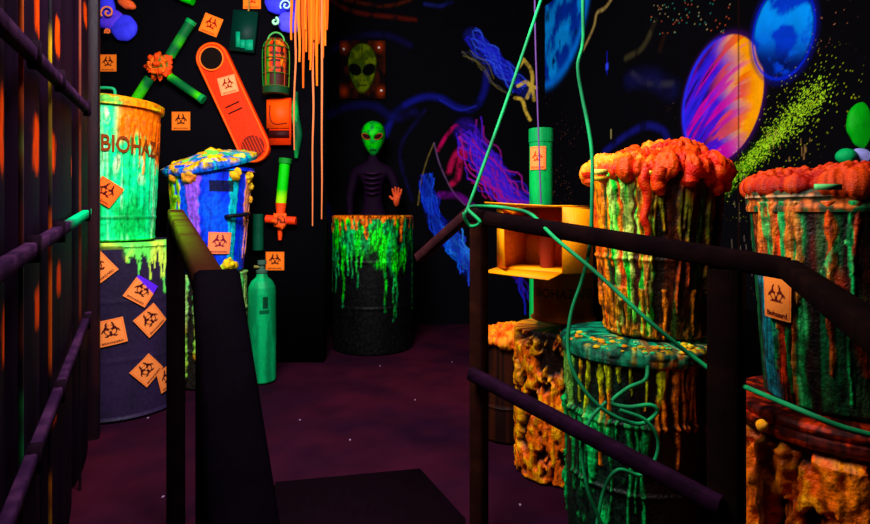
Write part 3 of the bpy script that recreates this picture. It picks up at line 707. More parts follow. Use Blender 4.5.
m = MB(); m.tube([(lx + .055 * math.cos(a), ly, zt - .01 + .06 * math.sin(a)) for a in np.linspace(0, math.pi, 12)], .006, S(90, 170, 90), smooth=1); m.build('handle', PAINT, t)
m = MB(); m.lathe(lx, ly, [(.06, zb - .035), (.085, zb - .03), (.088, zb + .01), (0, zb + .012)], S(20, 60, 30), 40, .01); m.build('base', PAINT, t)

# orange box
t = thing('fuse_box', 'red-orange box with a dark slot and curved line below the caged lantern', 'box', wp(278, 122, .03))
m = MB(); m.box(wp(281, 122, .03), (21 / F * YL, .06, 46 / F * YL), S(235, 65, 28)); m.build('case', PAINT, t, smooth=False)
m = MB(); m.box(wp(278, 114, .064), (22 / F * YL, .012, 28 / F * YL), S(250, 85, 40)); dd = m.build('door', PAINT, t, smooth=False)
m = MB(); m.tube([wp(270, 105, .071), wp(270, 118, .071), wp(275, 124, .071), wp(287, 123, .071)], .004, S(110, 20, 10)); m.build('painted_line', PAINT, dd)
m = MB(); m.box(wp(279, 134, .064), (20 / F * YL, .012, 7 / F * YL), S(50, 8, 8)); m.build('slot', PAINT, t, smooth=False)

# ray gun
t = thing('toy_ray_gun', 'toy gun with bright green barrel and orange cross grip on the black wall', 'toy', wp(282, 210, .05))
A3, B3 = wp(285, 162, .05), wp(281, 203, .05); m = MB()
m.tube([A3, (A3 + B3) / 2, B3], .035, lambda P: mix(np.broadcast_to(S(40, 200, 60), P.shape), S(170, 240, 40), sst(B3[2] + .10, B3[2] + .02, P[..., 2])), n=18); m.build('barrel', PAINT, t)
m = MB(); m.tube([A3 + np.array([0, 0, -.01]), A3 + np.array([.003, 0, .025])], .042, S(40, 130, 50), n=18, smooth=1); m.build('muzzle', PAINT, t)
m = MB(); m.tube([wp(281, 203, .05), wp(280, 240, .05)], [.036, .030, .012], S(250, 80, 30), n=14, smooth=1); m.tube([wp(266, 219, .05), wp(296, 221, .05)], .028, S(245, 70, 28), n=14, smooth=1)
blob(m, wp(280, 221, .07), (.045, .03, .045), 4, .02, lambda T, z, a, b: mix(np.broadcast_to(S(255, 95, 40), T.shape + (3,)), S(90, 20, 10), sst(.25, .05, a)), 50, 26, 30); m.build('grip', GOO, t)
m = MB(); m.tube([wp(258, 214, .04), wp(258, 250, .04)], .036, S(12, 80, 55), n=14, smooth=1)
tag(m.build('pipe', PAINT), 'dark green vertical pipe on the wall beside the right edge of the blue can', 'pipe')
# green strip
m = MB(); m.tube([wp(296, 92, .03), wp(295, 112, .03), wp(298, 135, .03), wp(296, 158, .03)], [.015, .025, .03, .012], lambda P: mix(np.broadcast_to(S(10, 80, 45), P.shape), S(40, 170, 80), sst(.5, .7, fbm(P[..., 0] * 20, P[..., 2] * 12))), n=12)
tag(m.build('bottle', PAINT), 'thin dark green hanging bottle beside the orange yarn', 'bottle')

# hanging yarn
t = thing('yarn_fringe', 'orange yarn strands of uneven length hanging at the wall end', 'yarn', (W(312, 0, 3.56)[0], 3.56, 3.0))
rs = np.random.RandomState(5)
spec = [(291, 40), (294, 150), (299, 62), (303, 88), (306, 52), (309, 60), (313, 226), (316, 56), (317, 86), (322, 219), (325, 46), (327, 30), (311, 70), (319, 44), (305, 30), (301, 38), (323, 58), (314, 40)]
for i, (px, py) in enumerate(spec):
    Y = 3.56 + rs.uniform(-.04, .04); b = W(px, py, Y); x0 = b[0] + rs.uniform(-.01, .01)
    if i == 1: x0 += .03
    n = 8; pts = [(x0 + (b[0] - x0) * k / n + rs.uniform(-.004, .004), Y + rs.uniform(-.004, .004), 3.0 + (b[2] - 3.0) * k / n) for k in range(n + 1)]
    c = S(225, 125, 80) if py > 140 else [S(240, 120, 40), S(230, 105, 42), S(235, 130, 60), S(215, 95, 36)][i % 4]
    w = .007 if py > 100 else .011
    m = MB(); m.tube(pts, [w * 1.5, w * 1.3, w * 1.1, w, w * .8, w * .6], c, n=7, smooth=4); m.build('strand', ROPE, t)

# ------------------------------------------------------------------ back: barrel, alien, plaque
KX, KY = (373 - 435) / F * 4.2, 4.2; KS = F / 4.2
t = thing('slime_barrel', 'black barrel with green and orange slime drips at the far end before the alien', 'barrel', (KX, KY, 0))
KZ = 1.0
def p_back(T, Z, Rr):
    C = np.broadcast_to(S(6, 6, 7), T.shape + (3,)).copy()
    d = drips(T, Z, KZ - .02, 26, .15, .75, .03, .07, 41); g = sst(.35, .6, fbm(T * 3.5, Z * 7, 2)) * sst(.62, .72, Z + .08 * np.sin(T * 4))
    green = mix(np.broadcast_to(S(20, 170, 90), C.shape), S(40, 235, 70), sst(.4, .6, fbm(T * 5, Z * 6, 8)))
    k = np.clip(np.maximum(sst(.05, .4, d) * (.35 + .65 * sst(.3, .7, fbm(T * 8, Z * 12, 4))), g) * (.55 + .45 * sst(.3, .6, Z)), 0, 1)
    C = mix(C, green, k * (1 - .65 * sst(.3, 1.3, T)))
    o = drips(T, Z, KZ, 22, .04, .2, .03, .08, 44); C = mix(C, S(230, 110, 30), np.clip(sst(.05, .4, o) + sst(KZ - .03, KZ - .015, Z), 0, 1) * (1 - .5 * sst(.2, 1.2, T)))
    return C, .006 * d + .006 * o
kr = 40 / KS
m = MB(); m.lathe(KX, KY, [(0, .003), (kr - .02, .003), (kr - .005, .012), (kr - .005, .32), (kr, .335), (kr - .005, .35), (kr - .005, .65), (kr, .665), (kr - .005, .68), (kr - .005, KZ - .02), (kr, KZ - .01), (kr - .01, KZ), (0, KZ - .01)], p_back, 260, .006, grime=1.0)
m.build('body', PAINT, t)

# alien figure
AX, AY = (373 - 435) / F * 4.68, 4.68
t = thing('alien_figure', 'alien dummy with bright green face and dark ribbed body standing behind the far barrel', 'alien dummy', (AX, AY, 0))
def skin(name, pts, edges, rad, mat, parent, root=0, sub=2):
    me = bpy.data.meshes.new(name); o_ = ORG[parent.name]
    me.from_pydata([tuple(np.array(p) - o_) for p in pts], edges, []); me.materials.append(mat)
    o = bpy.data.objects.new(name, me); col.objects.link(o); o.parent = parent; ORG[o.name] = o_
    bm = bmesh.new(); bm.from_mesh(me); lay = bm.verts.layers.skin.verify()
    for i, v in enumerate(bm.verts):
        r = rad[i]; v[lay].radius = (r, r) if not isinstance(r, tuple) else r; v[lay].use_root = (i == root)
    bm.to_mesh(me); bm.free()
    sk = o.modifiers.new('skin', 'SKIN'); sk.use_smooth_shade = True
    sb = o.modifiers.new('sub', 'SUBSURF'); sb.levels = sub; sb.render_levels = sub
    return o
def plain(name, c, rough=.7, spec=.04):
    m = bpy.data.materials.new(name); m.use_nodes = True; nt = m.node_tree; b = nt.nodes['Principled BSDF']
    no = nt.nodes.new('ShaderNodeTexNoise'); no.inputs['Scale'].default_value = 12; cr = nt.nodes.new('ShaderNodeValToRGB')
    cr.color_ramp.elements[0].color = (*(c * .7), 1); cr.color_ramp.elements[1].color = (*np.clip(c * 1.2, 0, 1), 1)
    nt.links.new(no.outputs['Fac'], cr.inputs[0]); nt.links.new(cr.outputs[0], b.inputs['Base Color'])
    b.inputs['Roughness'].default_value = rough; b.inputs['Specular IOR Level'].default_value = spec; return m
AM = plain('alien_skin', S(22, 5, 26)); HM = plain('alien_hand_paint', S(225, 85, 40))
hand = W(397, 200, 4.48)
pts = [(AX, AY, .95), (AX, AY, 1.1), (AX, AY, 1.25), (AX, AY, 1.38), (AX, AY, 1.46), (AX, AY, 1.53),
       (AX - .15, AY, 1.37), (AX - .2, AY, 1.15), (AX - .18, AY - .08, .95),
       (AX + .15, AY, 1.37), (AX + .22, AY - .02, 1.14), tuple(hand + np.array([-.01, .04, -.05])),
       (AX - .09, AY, .88), (AX - .10, AY, .48), (AX - .10, AY, .05), (AX - .10, AY - .10, .04),
       (AX + .09, AY, .88), (AX + .10, AY, .48), (AX + .10, AY, .05), (AX + .10, AY - .10, .04)]
ed = [(0,1),(1,2),(2,3),(3,4),(4,5),(3,6),(6,7),(7,8),(3,9),(9,10),(10,11),(0,12),(12,13),(13,14),(14,15),(0,16),(16,17),(17,18),(18,19)]
rad = [.10,.075,.095,.09,.045,.04,.05,.035,.025,.05,.035,.022,.07,.05,.035,.035,.07,.05,.035,.035]
skin('body', pts, ed, rad, AM, t)
for k in range(5):
    z = 1.34 - k * .042; m = MB(); w = .085 - .006 * k
    m.tube([(AX + w * math.sin(a), AY - .02 - .095 * math.cos(a), z + .012 * abs(math.sin(a))) for a in np.linspace(-1.35, 1.35, 14)], .009, S(36, 8, 40), smooth=1); m.build('rib', PAINT, t)
# hand with four fingers and a thumb
hp = [tuple(hand + np.array([-.01, .04, -.05])), tuple(hand), tuple(hand + np.array([0, 0, .03]))]; he = [(0, 1), (1, 2)]; hr = [.020, .03, .028]
for k, (dx, l) in enumerate(((-.03, .07), (-.01, .085), (.012, .08), (.032, .065))):
    i = len(hp); b0 = hand + np.array([dx * .7, -.005, .035])
    hp += [tuple(b0), tuple(b0 + np.array([dx * .35, -.012, l * .45])), tuple(b0 + np.array([dx * .5, -.03, l * .85]))]; he += [(2, i), (i, i + 1), (i + 1, i + 2)]; hr += [.0115, .0105, .008]
i = len(hp); hp += [tuple(hand + np.array([-.04, -.01, .01])), tuple(hand + np.array([-.062, -.02, .035]))]; he += [(1, i), (i, i + 1)]; hr += [.012, .009]
skin('hand', hp, he, hr, HM, t, 1, 1)
# head
hc = W(373, 138, 4.62)
th = np.linspace(-math.pi, math.pi, 120, endpoint=False); ph = np.linspace(-math.pi / 2, math.pi / 2, 80); T, Pp = np.meshgrid(th, ph)
zz = np.sin(Pp); wr = np.cos(Pp) * (1 + .28 * zz - .10 * (zz < -.3) * (-zz - .3))
x = .10 * wr * np.sin(T); y = -.12 * wr * np.cos(T); z = .148 * zz
fr = np.cos(T) > 0
eye = np.zeros_like(T)
for sg in (-1, 1):
    ex, ez = x - sg * .052, z - .005; a = R(28) * sg; u_ = ex * math.cos(a) + ez * math.sin(a); v_ = -ex * math.sin(a) + ez * math.cos(a)
    eye = np.maximum(eye, (1 - sst(.8, 1.15, np.hypot(u_ / .042, v_ / .025))) * fr)
mouth = np.exp(-((z + .105) / .007) ** 2) * (np.abs(x) < .03) * fr; nose = np.exp(-((np.abs(x) - .008) / .004) ** 2) * np.exp(-((z + .05) / .01) ** 2) * fr
C = mix(np.broadcast_to(S(16, 165, 66), T.shape + (3,)), S(40, 215, 60), sst(.4, .6, fbm(x * 30, z * 30, 2)))
C = mix(C, S(15, 90, 50), sst(.5, .75, fbm(x * 40 + 9, z * 40, 5)) * .8)
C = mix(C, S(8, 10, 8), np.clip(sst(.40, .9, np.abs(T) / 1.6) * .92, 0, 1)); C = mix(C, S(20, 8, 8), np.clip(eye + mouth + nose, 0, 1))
y = y + .014 * eye
m = MB(); m.grid(np.stack([hc[0] + x, AY - .02 + y, hc[2] + z], -1), C, wrap=True); hd = m.build('head', PAINT, t)
for sg in (-1, 1):
    m = MB(); blob(m, (0, 0, 0), (.034, .014, .018), 1, .0, lambda T, z, a, b: np.broadcast_to(S(40, 8, 12), T.shape + (3,)), 30, 16)
    V = m.v[0]; a = R(28) * sg; V = np.stack([V[:, 0] * math.cos(a) - V[:, 2] * math.sin(a) + hc[0] + sg * .05, V[:, 1] + AY - .118, V[:, 0] * math.sin(a) + V[:, 2] * math.cos(a) + hc[2] + .005], -1); m.v[0] = V
    m.build('eye', GLOSS, hd)
    m = MB(); aa = np.linspace(0, 2 * math.pi, 26); q = np.stack([.037 * np.cos(aa), .021 * np.sin(aa)], -1)
    m.tube([(q_[0] * math.cos(a) - q_[1] * math.sin(a) + hc[0] + sg * .05, AY - .120, q_[0] * math.sin(a) + q_[1] * math.cos(a) + hc[2] + .005) for q_ in q], .0035, S(170, 90, 40), smooth=1); m.build('eye_rim', PAINT, hd)

# plaque with alien face on back wall
pc = W(362.5, 70, YB - .02); hw, hh = 23 / F * YB, 29 / F * YB
t = thing('alien_plaque', 'dim square plaque with a yellow-green alien face high on the back wall', 'plaque', (pc[0], YB - .02, pc[2]))
g = 110; a, b = np.meshgrid(np.linspace(-1, 1, g), np.linspace(-1, 1, g))
face = 1 - sst(.9, 1.0, np.hypot(a / (.62 + .16 * b), (b - .05) / .88))
C = mix(np.broadcast_to(S(10, 4, 4), a.shape + (3,)), S(70, 24, 10), sst(.5, .7, fbm(a * 3, b * 3, 2)) * .5)
C = mix(C, S(50, 66, 14), face); C = mix(C, S(100, 115, 26), face * sst(.45, .65, fbm(a * 4, b * 4, 7)) * .7)
for sg in (-1, 1):
    ex, ez = a - sg * .30, b + .02; q = R(22) * sg; u_ = ex * math.cos(q) + ez * math.sin(q); v_ = -ex * math.sin(q) + ez * math.cos(q)
    C = mix(C, S(3, 3, 3), 1 - sst(.85, 1.05, np.hypot(u_ / .30, v_ / .21)))
C = mix(C, S(15, 15, 8), np.exp(-(a / .03) ** 2) * sst(.2, .5, b) * face * .8)
C = mix(C, S(15, 15, 8), (np.exp(-((b + .55) / .03) ** 2) * (np.abs(a) < .2) + np.exp(-((np.abs(a) - .08) / .03) ** 2) * np.exp(-((b + .38) / .05) ** 2)) * .8)
for cx_, cz_ in ((-.8, .8), (.75, .8), (.8, -.75), (-.8, -.75)):
    C = mix(C, S(150, 50, 20), np.exp(-(np.hypot(a - cx_, b - cz_) / .16) ** 2) * .8)
rel = .03 * face * np.clip(1 - (a ** 2 + b ** 2) * .6, 0, 1)
m = MB(); m.grid(np.stack([pc[0] + a * hw, YB - .028 - rel, pc[2] + b * hh], -1), C)
m.box((pc[0], YB - .016, pc[2]), (2 * hw, .022, 2 * hh), S(10, 4, 4)); m.build('board', WALLP, t)
for cx_, cz_ in ((-.8, .7), (.82, -.72), (.72, .75)):
    m = MB(); blob(m, (pc[0] + cx_ * hw, YB - .035, pc[2] + cz_ * hh), (.012, .01, .012), 2, 0, lambda T, z, a_, b_: np.broadcast_to(S(240, 220, 210), T.shape + (3,)), 16, 10); m.build('stud', PAINT, t)

# ------------------------------------------------------------------ centre and right stacks
NX, NY = .655, 1.80            # lower centre barrel
t = thing('slime_barrel', 'barrel with teal crusted lid, orange and green drips, under the tall slime-topped can', 'barrel', (NX, NY, 0))
rN = lambda z: .215 + .008 * z
def p_nb(T, Z, Rr):
    C = np.broadcast_to(S(16, 9, 8), T.shape + (3,)).copy(); C = mix(C, S(8, 40, 26), sst(.4, .6, fbm(T * 3, Z * 3, 5)) * .6 * sst(.3, -.3, T))
    d = drips(T, Z, .60, 44, .05, .34, .02, .055, 51); k = sst(.03, .35, d)
    right = sst(.1, 1.1, T)  # shade of the right side, put into the drip colours
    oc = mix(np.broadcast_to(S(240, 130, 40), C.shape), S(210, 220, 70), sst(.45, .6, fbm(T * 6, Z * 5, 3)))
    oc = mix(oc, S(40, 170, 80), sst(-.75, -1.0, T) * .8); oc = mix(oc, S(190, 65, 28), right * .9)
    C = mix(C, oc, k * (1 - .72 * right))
    d2 = drips(T, Z, .42, 15, .1, .4, .02, .06, 57, -1.6, .3); C = mix(C, S(25, 160, 80), sst(.05, .4, d2) * (1 - .7 * right) * sst(.5, .4, Z) * .8)
    gb = sst(.55, .68, fbm(T * 5 + 3, Z * 8, 8)) * sst(.48, .38, Z) * sst(.2, -.2, T); C = mix(C, S(30, 190, 95), gb)
    return C, .010 * d + .008 * d2 + .012 * gb
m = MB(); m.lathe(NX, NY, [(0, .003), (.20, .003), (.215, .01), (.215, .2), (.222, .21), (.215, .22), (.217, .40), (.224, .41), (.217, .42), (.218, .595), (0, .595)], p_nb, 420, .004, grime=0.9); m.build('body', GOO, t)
def p_nl(T, Z, Rr):
    xx, yy = Rr * np.sin(T), Rr * np.cos(T); n = fbm(xx * 30, yy * 30, 3)
    C = mix(np.broadcast_to(S(20, 150, 105), T.shape + (3,)), S(10, 70, 55), sst(.45, .65, n)); C = mix(C, S(230, 190, 70), sst(.55, .68, fbm(xx * 45 + 3, yy * 45, 8)) * sst(-1.1, -.2, T))
    C = mix(C, S(215, 110, 40), sst(.5, .7, fbm(T * 9, Z * 50, 2)) * sst(.0, .3, T) * .8); return C, .006 * sst(.5, .7, n) * (Z > .61)
m = MB(); m.lathe(NX, NY, [(.222, .585), (.232, .585), (.236, .60), (.234, .622), (.222, .632), (.14, .640), (0, .641)], p_nl, 300, .004, grime=0.9); rs = np.random.RandomState(9)
for i in range(110):
    a = rs.uniform(-1.7, 1.3); q = rs.uniform(.165, .228); s = rs.uniform(.002, .007); c = [S(230, 190, 70), S(240, 150, 50), S(40, 190, 120), S(90, 220, 130)][rs.randint(4)]
    blob(m, (NX + q * math.sin(a), NY - q * math.cos(a), .637 - (.008 if q > .21 else 0)), (s * 1.5, s * 1.3, s * .8), i * 1.7, s * .3, lambda T, z, a_, b_, c=c: np.broadcast_to(c, T.shape + (3,)), 14, 8, 40)
m.build('lid', GOO, t)

MX, MY = .724, 1.81           # can on it
t = thing('trash_can', 'tall can overflowing with red-orange crust and green-orange drips, middle of the right railing', 'trash can', (MX, MY, .645))
rM = lambda z: .158 + (z - .645) / .51 * .042
ZM = 1.155
def p_mc(T, Z, Rr):
    n = fbm(T * 4, Z * 3, 2)
    C = mix(np.broadcast_to(S(26, 16, 8), T.shape + (3,)), S(70, 26, 10), sst(.4, .65, n)); C = mix(C, S(30, 90, 35), sst(.5, .7, fbm(T * 7, Z * 2, 7)) * .7)
    right = sst(.0, .8, T)  # shaded right flank, painted by dimming drips and foot
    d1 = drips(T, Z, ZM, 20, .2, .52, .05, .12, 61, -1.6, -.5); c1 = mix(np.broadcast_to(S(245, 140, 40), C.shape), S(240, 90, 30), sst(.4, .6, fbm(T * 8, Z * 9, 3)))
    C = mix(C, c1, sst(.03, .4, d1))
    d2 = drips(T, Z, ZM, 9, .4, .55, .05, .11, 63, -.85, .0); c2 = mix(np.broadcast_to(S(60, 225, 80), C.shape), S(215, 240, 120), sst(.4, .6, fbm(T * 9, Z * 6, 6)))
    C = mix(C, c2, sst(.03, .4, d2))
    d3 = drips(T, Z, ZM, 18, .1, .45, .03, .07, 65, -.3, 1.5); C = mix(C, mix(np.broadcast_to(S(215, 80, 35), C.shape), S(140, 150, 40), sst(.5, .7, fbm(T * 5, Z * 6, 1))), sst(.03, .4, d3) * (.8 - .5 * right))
    d4 = drips(T, Z, .80, 14, .1, .2, .03, .07, 67, -1.4, .8); C = mix(C, S(235, 130, 50), sst(.05, .4, d4) * .8)
    foot = sst(.72, .67, Z + .03 * fbm(T * 9, Z * 0)) * sst(.42, .6, fbm(T * 9, Z * 30, 9)); C = mix(C, S(235, 140, 50), foot * (1 - .5 * right))
    return C, .008 * d1 + .009 * d2 + .010 * d3 + .006 * d4 + .006 * foot
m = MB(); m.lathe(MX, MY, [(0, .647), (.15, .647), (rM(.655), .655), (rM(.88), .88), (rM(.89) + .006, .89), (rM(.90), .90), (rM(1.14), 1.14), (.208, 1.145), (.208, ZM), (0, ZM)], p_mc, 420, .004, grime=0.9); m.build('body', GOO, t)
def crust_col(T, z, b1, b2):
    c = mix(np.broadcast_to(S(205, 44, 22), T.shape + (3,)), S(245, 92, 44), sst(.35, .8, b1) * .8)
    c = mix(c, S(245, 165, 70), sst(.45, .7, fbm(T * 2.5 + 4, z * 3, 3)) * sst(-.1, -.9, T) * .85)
    return mix(c, S(110, 18, 12), sst(.16, .0, b2) * .8)  # shade in the creases between lumps, painted dark red
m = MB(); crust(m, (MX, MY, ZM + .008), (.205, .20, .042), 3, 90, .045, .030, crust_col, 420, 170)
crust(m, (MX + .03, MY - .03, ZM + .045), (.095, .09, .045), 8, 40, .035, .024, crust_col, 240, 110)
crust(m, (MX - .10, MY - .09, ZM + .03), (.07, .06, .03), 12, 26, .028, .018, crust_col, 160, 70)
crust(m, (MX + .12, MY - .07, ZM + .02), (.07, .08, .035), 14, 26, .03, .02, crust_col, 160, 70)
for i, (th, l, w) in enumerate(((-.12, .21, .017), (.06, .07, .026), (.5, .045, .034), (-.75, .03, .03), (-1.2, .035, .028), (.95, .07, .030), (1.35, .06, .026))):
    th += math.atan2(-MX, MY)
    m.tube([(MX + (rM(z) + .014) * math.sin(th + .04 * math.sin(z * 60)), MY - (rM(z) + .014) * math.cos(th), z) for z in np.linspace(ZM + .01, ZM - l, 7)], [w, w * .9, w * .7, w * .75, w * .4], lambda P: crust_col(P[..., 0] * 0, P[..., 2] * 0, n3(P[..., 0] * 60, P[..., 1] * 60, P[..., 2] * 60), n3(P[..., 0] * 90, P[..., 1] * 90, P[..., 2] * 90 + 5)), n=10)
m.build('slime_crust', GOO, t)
m = MB(); q = W(600, 172, 1.64); m.box(q, (.042, .018, .016), S(235, 225, 110)); m.box(q + np.array([0, 0, -.02]), (.042, .016, .012), S(190, 160, 60)); m.build('lid_clip', PAINT, t, smooth=False)

# small tin left of it with crust
LX, LY = .345, 2.56
t = thing('paint_tin', 'dark narrow can topped with orange crust behind the railing post', 'can', (LX, LY, 0))
m = MB(); m.lathe(LX, LY, [(0, .003), (.13, .003), (.137, .01), (.137, .15), (.142, .16), (.137, .17), (.137, .42), (.142, .44), (0, .44)], lambda T, Z, R_: (mix(np.broadcast_to(S(22, 8, 6), T.shape + (3,)), S(48, 18, 8), sst(.5, .7, fbm(T * 14, Z * 2, 3))), 0), 120, .006); m.build('body', PAINT, t)
oc = lambda T, z, b1, b2: mix(mix(np.broadcast_to(S(240, 95, 30), T.shape + (3,)), S(255, 150, 50), sst(.3, .8, b1)), S(90, 25, 8), sst(.15, 0, b2) * .8)  # crease shade painted dark brown into the crust colour
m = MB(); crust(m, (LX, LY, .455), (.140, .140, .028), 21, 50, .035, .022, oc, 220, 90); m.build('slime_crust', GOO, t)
# goo covered drum under the bucket
OX, OY = .497, 2.22
t = thing('slime_barrel', 'small barrel covered in thick orange lumpy slime under the orange bucket', 'barrel', (OX, OY, 0))
def lumpy(seed, base, hi, lo, fx=3.2, fz_=13):
    def f(T, Z, Rr):
        b = fbm(T * fx + seed, Z * fz_, 2, 4); b2 = fbm(T * 10 + seed, Z * 30, 5, 3); k = sst(.44, .54, b + (b2 - .5) * .5)
        C = mix(np.broadcast_to(lo, T.shape + (3,)), mix(np.broadcast_to(base, T.shape + (3,)), hi, sst(.45, .65, b2)), k)
        return C, .028 * k * (.6 + .6 * b2)
    return f
lm = lumpy(3, S(235, 105, 25), S(255, 165, 55), S(28, 12, 6))
m = MB(); m.lathe(OX, OY, [(0, .003), (.14, .003), (.15, .01), (.15, .56), (.145, .572), (0, .573)], lm, 320, .005, grime=0.7); m.build('body', GOO, t)
t = thing('bucket', 'dull orange plastic bucket between the orange slime barrel and the cardboard box', 'bucket', (OX, OY, .602))
m = MB(); m.lathe(OX + .02, OY, [(0, .603), (.125, .603), (.13, .608), (.118, .62), (.118, .80), (.124, .81), (0, .81)], lambda T, Z, R_: (mix(np.broadcast_to(S(150, 75, 25), T.shape + (3,)), S(190, 100, 35), sst(.4, .7, fbm(T * 2, Z * 8, 3))), 0), 100, .006); m.build('body', PAINT, t)
V, Fc = text_mesh('BIOHAZARD'); scl = .26 / V[:, 0].max(); th = -1.05 + math.atan2(-OX, OY) + V[:, 0] * scl / .118; zz = .70 + V[:, 1] * .05; rr = .1195
m = MB(); m.poly(np.stack([OX + .02 + rr * np.sin(th), OY - rr * np.cos(th), zz], -1), Fc, S(80, 60, 20)); m.build('lettering', PAPER, t, smooth=False)

# cardboard box with open flaps
a0 = W(497, 268, 2.12); a1 = W(562, 279, 1.93); ht = .235
ux = (a1 - a0); ux[2] = 0; wd = np.linalg.norm(ux); ux /= wd; uy = np.array([-ux[1], ux[0], 0]); uz = np.array([0, 0, 1.0]); dp = .20
o0 = np.array([a0[0], a0[1], .816]); KB = S(238, 150, 40); KI = S(235, 140, 45)
t = thing('cardboard_box', 'open yellow-orange cardboard box lying on its side on the bucket behind the rail', 'box', o0)
def Bq(x, y, z): return o0 + ux * x + uy * y + uz * z
kb = lambda P: mix(np.broadcast_to(KB, P.shape), S(225, 120, 35), sst(.4, .7, fbm(P[..., 0] * 12, P[..., 2] * 12, 3)))
th_ = .006; m = MB()
def panel(m, p, q, r, s, C=KB, thk=th_):
    p, q, r, s = map(np.asarray, (p, q, r, s)); nn = np.cross(q - p, s - p); nn = nn / np.linalg.norm(nn) * thk
    V = [p, q, r, s, p + nn, q + nn, r + nn, s + nn]; m.poly(V, [(0, 3, 2, 1), (4, 5, 6, 7), (0, 1, 5, 4), (1, 2, 6, 5), (2, 3, 7, 6), (3, 0, 4, 7)], C)
panel(m, Bq(0, 0, 0), Bq(wd, 0, 0), Bq(wd, dp, 0), Bq(0, dp, 0))
panel(m, Bq(0, 0, ht), Bq(wd, 0, ht), Bq(wd, dp, ht), Bq(0, dp, ht), S(245, 165, 45))  # same cardboard, lit top painted in a lighter tone
panel(m, Bq(0, 0, 0), Bq(0, dp, 0), Bq(0, dp, ht), Bq(0, 0, ht))
panel(m, Bq(wd, 0, 0), Bq(wd, dp, 0), Bq(wd, dp, ht), Bq(wd, 0, ht))
panel(m, Bq(0, dp, 0), Bq(wd, dp, 0), Bq(wd, dp, ht), Bq(0, dp, ht), S(200, 100, 35))  # same cardboard, shade of the inside put into a darker colour
m.build('carton', PAINT, t, smooth=False)
for nm, q in (('flap', (Bq(-.02, -.06, -.014), Bq(wd - .01, -.075, -.018), Bq(wd, 0, .0), Bq(0, 0, .0))), ('flap', (Bq(0, 0, ht + .002), Bq(wd, 0, ht + .002), Bq(wd + .0, -.05, ht + .004), Bq(-.015, -.06, ht + .02))),
              ('flap', (Bq(wd + .002, -.001, 0), Bq(wd + .08, .072, .004), Bq(wd + .08, .072, ht - .01), Bq(wd + .002, -.001, ht))),
              ('flap', (Bq(.001, -.001, ht - .004), Bq(.052, -.035, ht - .02), Bq(.068, -.045, .006), Bq(.001, -.001, .004)))):
    m = MB(); panel(m, *q, C=KB if nm != 'x' else KI, thk=.004); m.build(nm, PAINT, t, smooth=False)
m = MB(); c0 = Bq(.16, .10, .0075); m.lathe(c0[0], c0[1], [(0, c0[2]), (.024, c0[2]), (.038, c0[2] + .15), (.040, c0[2] + .155), (.034, c0[2] + .15), (0, c0[2] + .145)], S(120, 42, 26), 50, .01)
tag(m.build('cup', PAINT), 'orange cup standing inside the open cardboard box', 'cup')

# green tube behind the box with sticker
TX, TY = W(541, 0, 2.78)[0], 2.78
t = thing('green_post', 'tall round green post with an orange sticker standing behind the cardboard box', 'post', (TX, TY, 0))
zt = W(0, 129, TY)[2]
m = MB(); m.lathe(TX, TY, [(0, .002), (.058, .002), (.058, zt - .07), (.061, zt - .068), (.061, zt), (.045, zt), (.045, zt - .02), (0, zt - .02)], lambda T, Z, R_: (mix(np.broadcast_to(S(15, 140, 75), T.shape + (3,)), S(30, 185, 90), sst(.4, .6, fbm(T, Z * 5, 3)) * .8), 0), 60, .02); m.build('tube', PAINT, t)
cyl_sticker(t, TX, TY, lambda z: .058, 537.5, 158, .085, 0, h=.115, off=.004, ink=S(190, 50, 20))
m = MB(); m.tube([W(535, -45, 2.6), W(535, 20, 2.6), W(537, 90, 2.62), W(541, 204, 2.64)], .004, S(95, 60, 120))
m.tube([(W(535, -45, 2.6)[0], 2.6, 3.0), W(535, -45, 2.6)], .004, S(95, 60, 120), smooth=1)
tag(m.build('cord', ROPE), 'thin violet cord hanging in front of the round green post', 'cord')

# --- right stack
QX, QY = .985, 1.335
ZL = .576
t = thing('slime_barrel', 'barrel with dark red rings and thick orange slime at the bottom right corner', 'barrel', (QX, QY, 0))
lm2 = lumpy(9, S(225, 90, 22), S(255, 150, 45), S(34, 10, 6), 8, 9)
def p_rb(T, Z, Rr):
    C, D = lm2(T, Z, Rr); d = drips(T, Z, .5, 26, .2, .5, .07, .14, 71); C = mix(C, S(235, 110, 35), sst(.05, .4, d) * .7); C = mix(C, S(46, 12, 8), sst(-.1, .7, T) * .55)  # right half darkened in the colour, as if turned from the light
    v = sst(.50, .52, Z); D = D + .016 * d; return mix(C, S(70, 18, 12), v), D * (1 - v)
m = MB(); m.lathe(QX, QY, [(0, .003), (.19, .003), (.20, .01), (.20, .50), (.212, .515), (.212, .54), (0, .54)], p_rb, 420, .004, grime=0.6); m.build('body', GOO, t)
rg = lambda T, Z, R_: (mix(np.broadcast_to(S(70, 15, 10), T.shape + (3,)), S(190, 55, 28), sst(.45, .6, fbm(T * 7, Z * 70, 4)) * sst(.8, -.2, T)), 0)
m = MB(); m.lathe(QX, QY, [(.20, .522), (.228, .524), (.232, .535), (.230, .548), (.222, .552), (.226, .558), (.228, .566), (.222, .575), (.20, .578), (.17, .572), (.15, .578), (0, .578)], rg, 260, .003, grime=0.8); m.build('lid', PAINT, t)
m = MB(); blob(m, W(762, 425, 1.18), (.011, .009, .012), 3, .003, lambda T, z, a, b: np.broadcast_to(S(255, 165, 50), T.shape + (3,)), 24, 14, 30); m.build('slime_blob', GOO, t)
t = thing('trash_can', 'can crusted red on its lid, biohazard sticker on its side, at the right edge', 'trash can', (QX, QY, .58))
rQ = lambda z: .160 + (z - .58) / .50 * .036; ZQ = 1.062
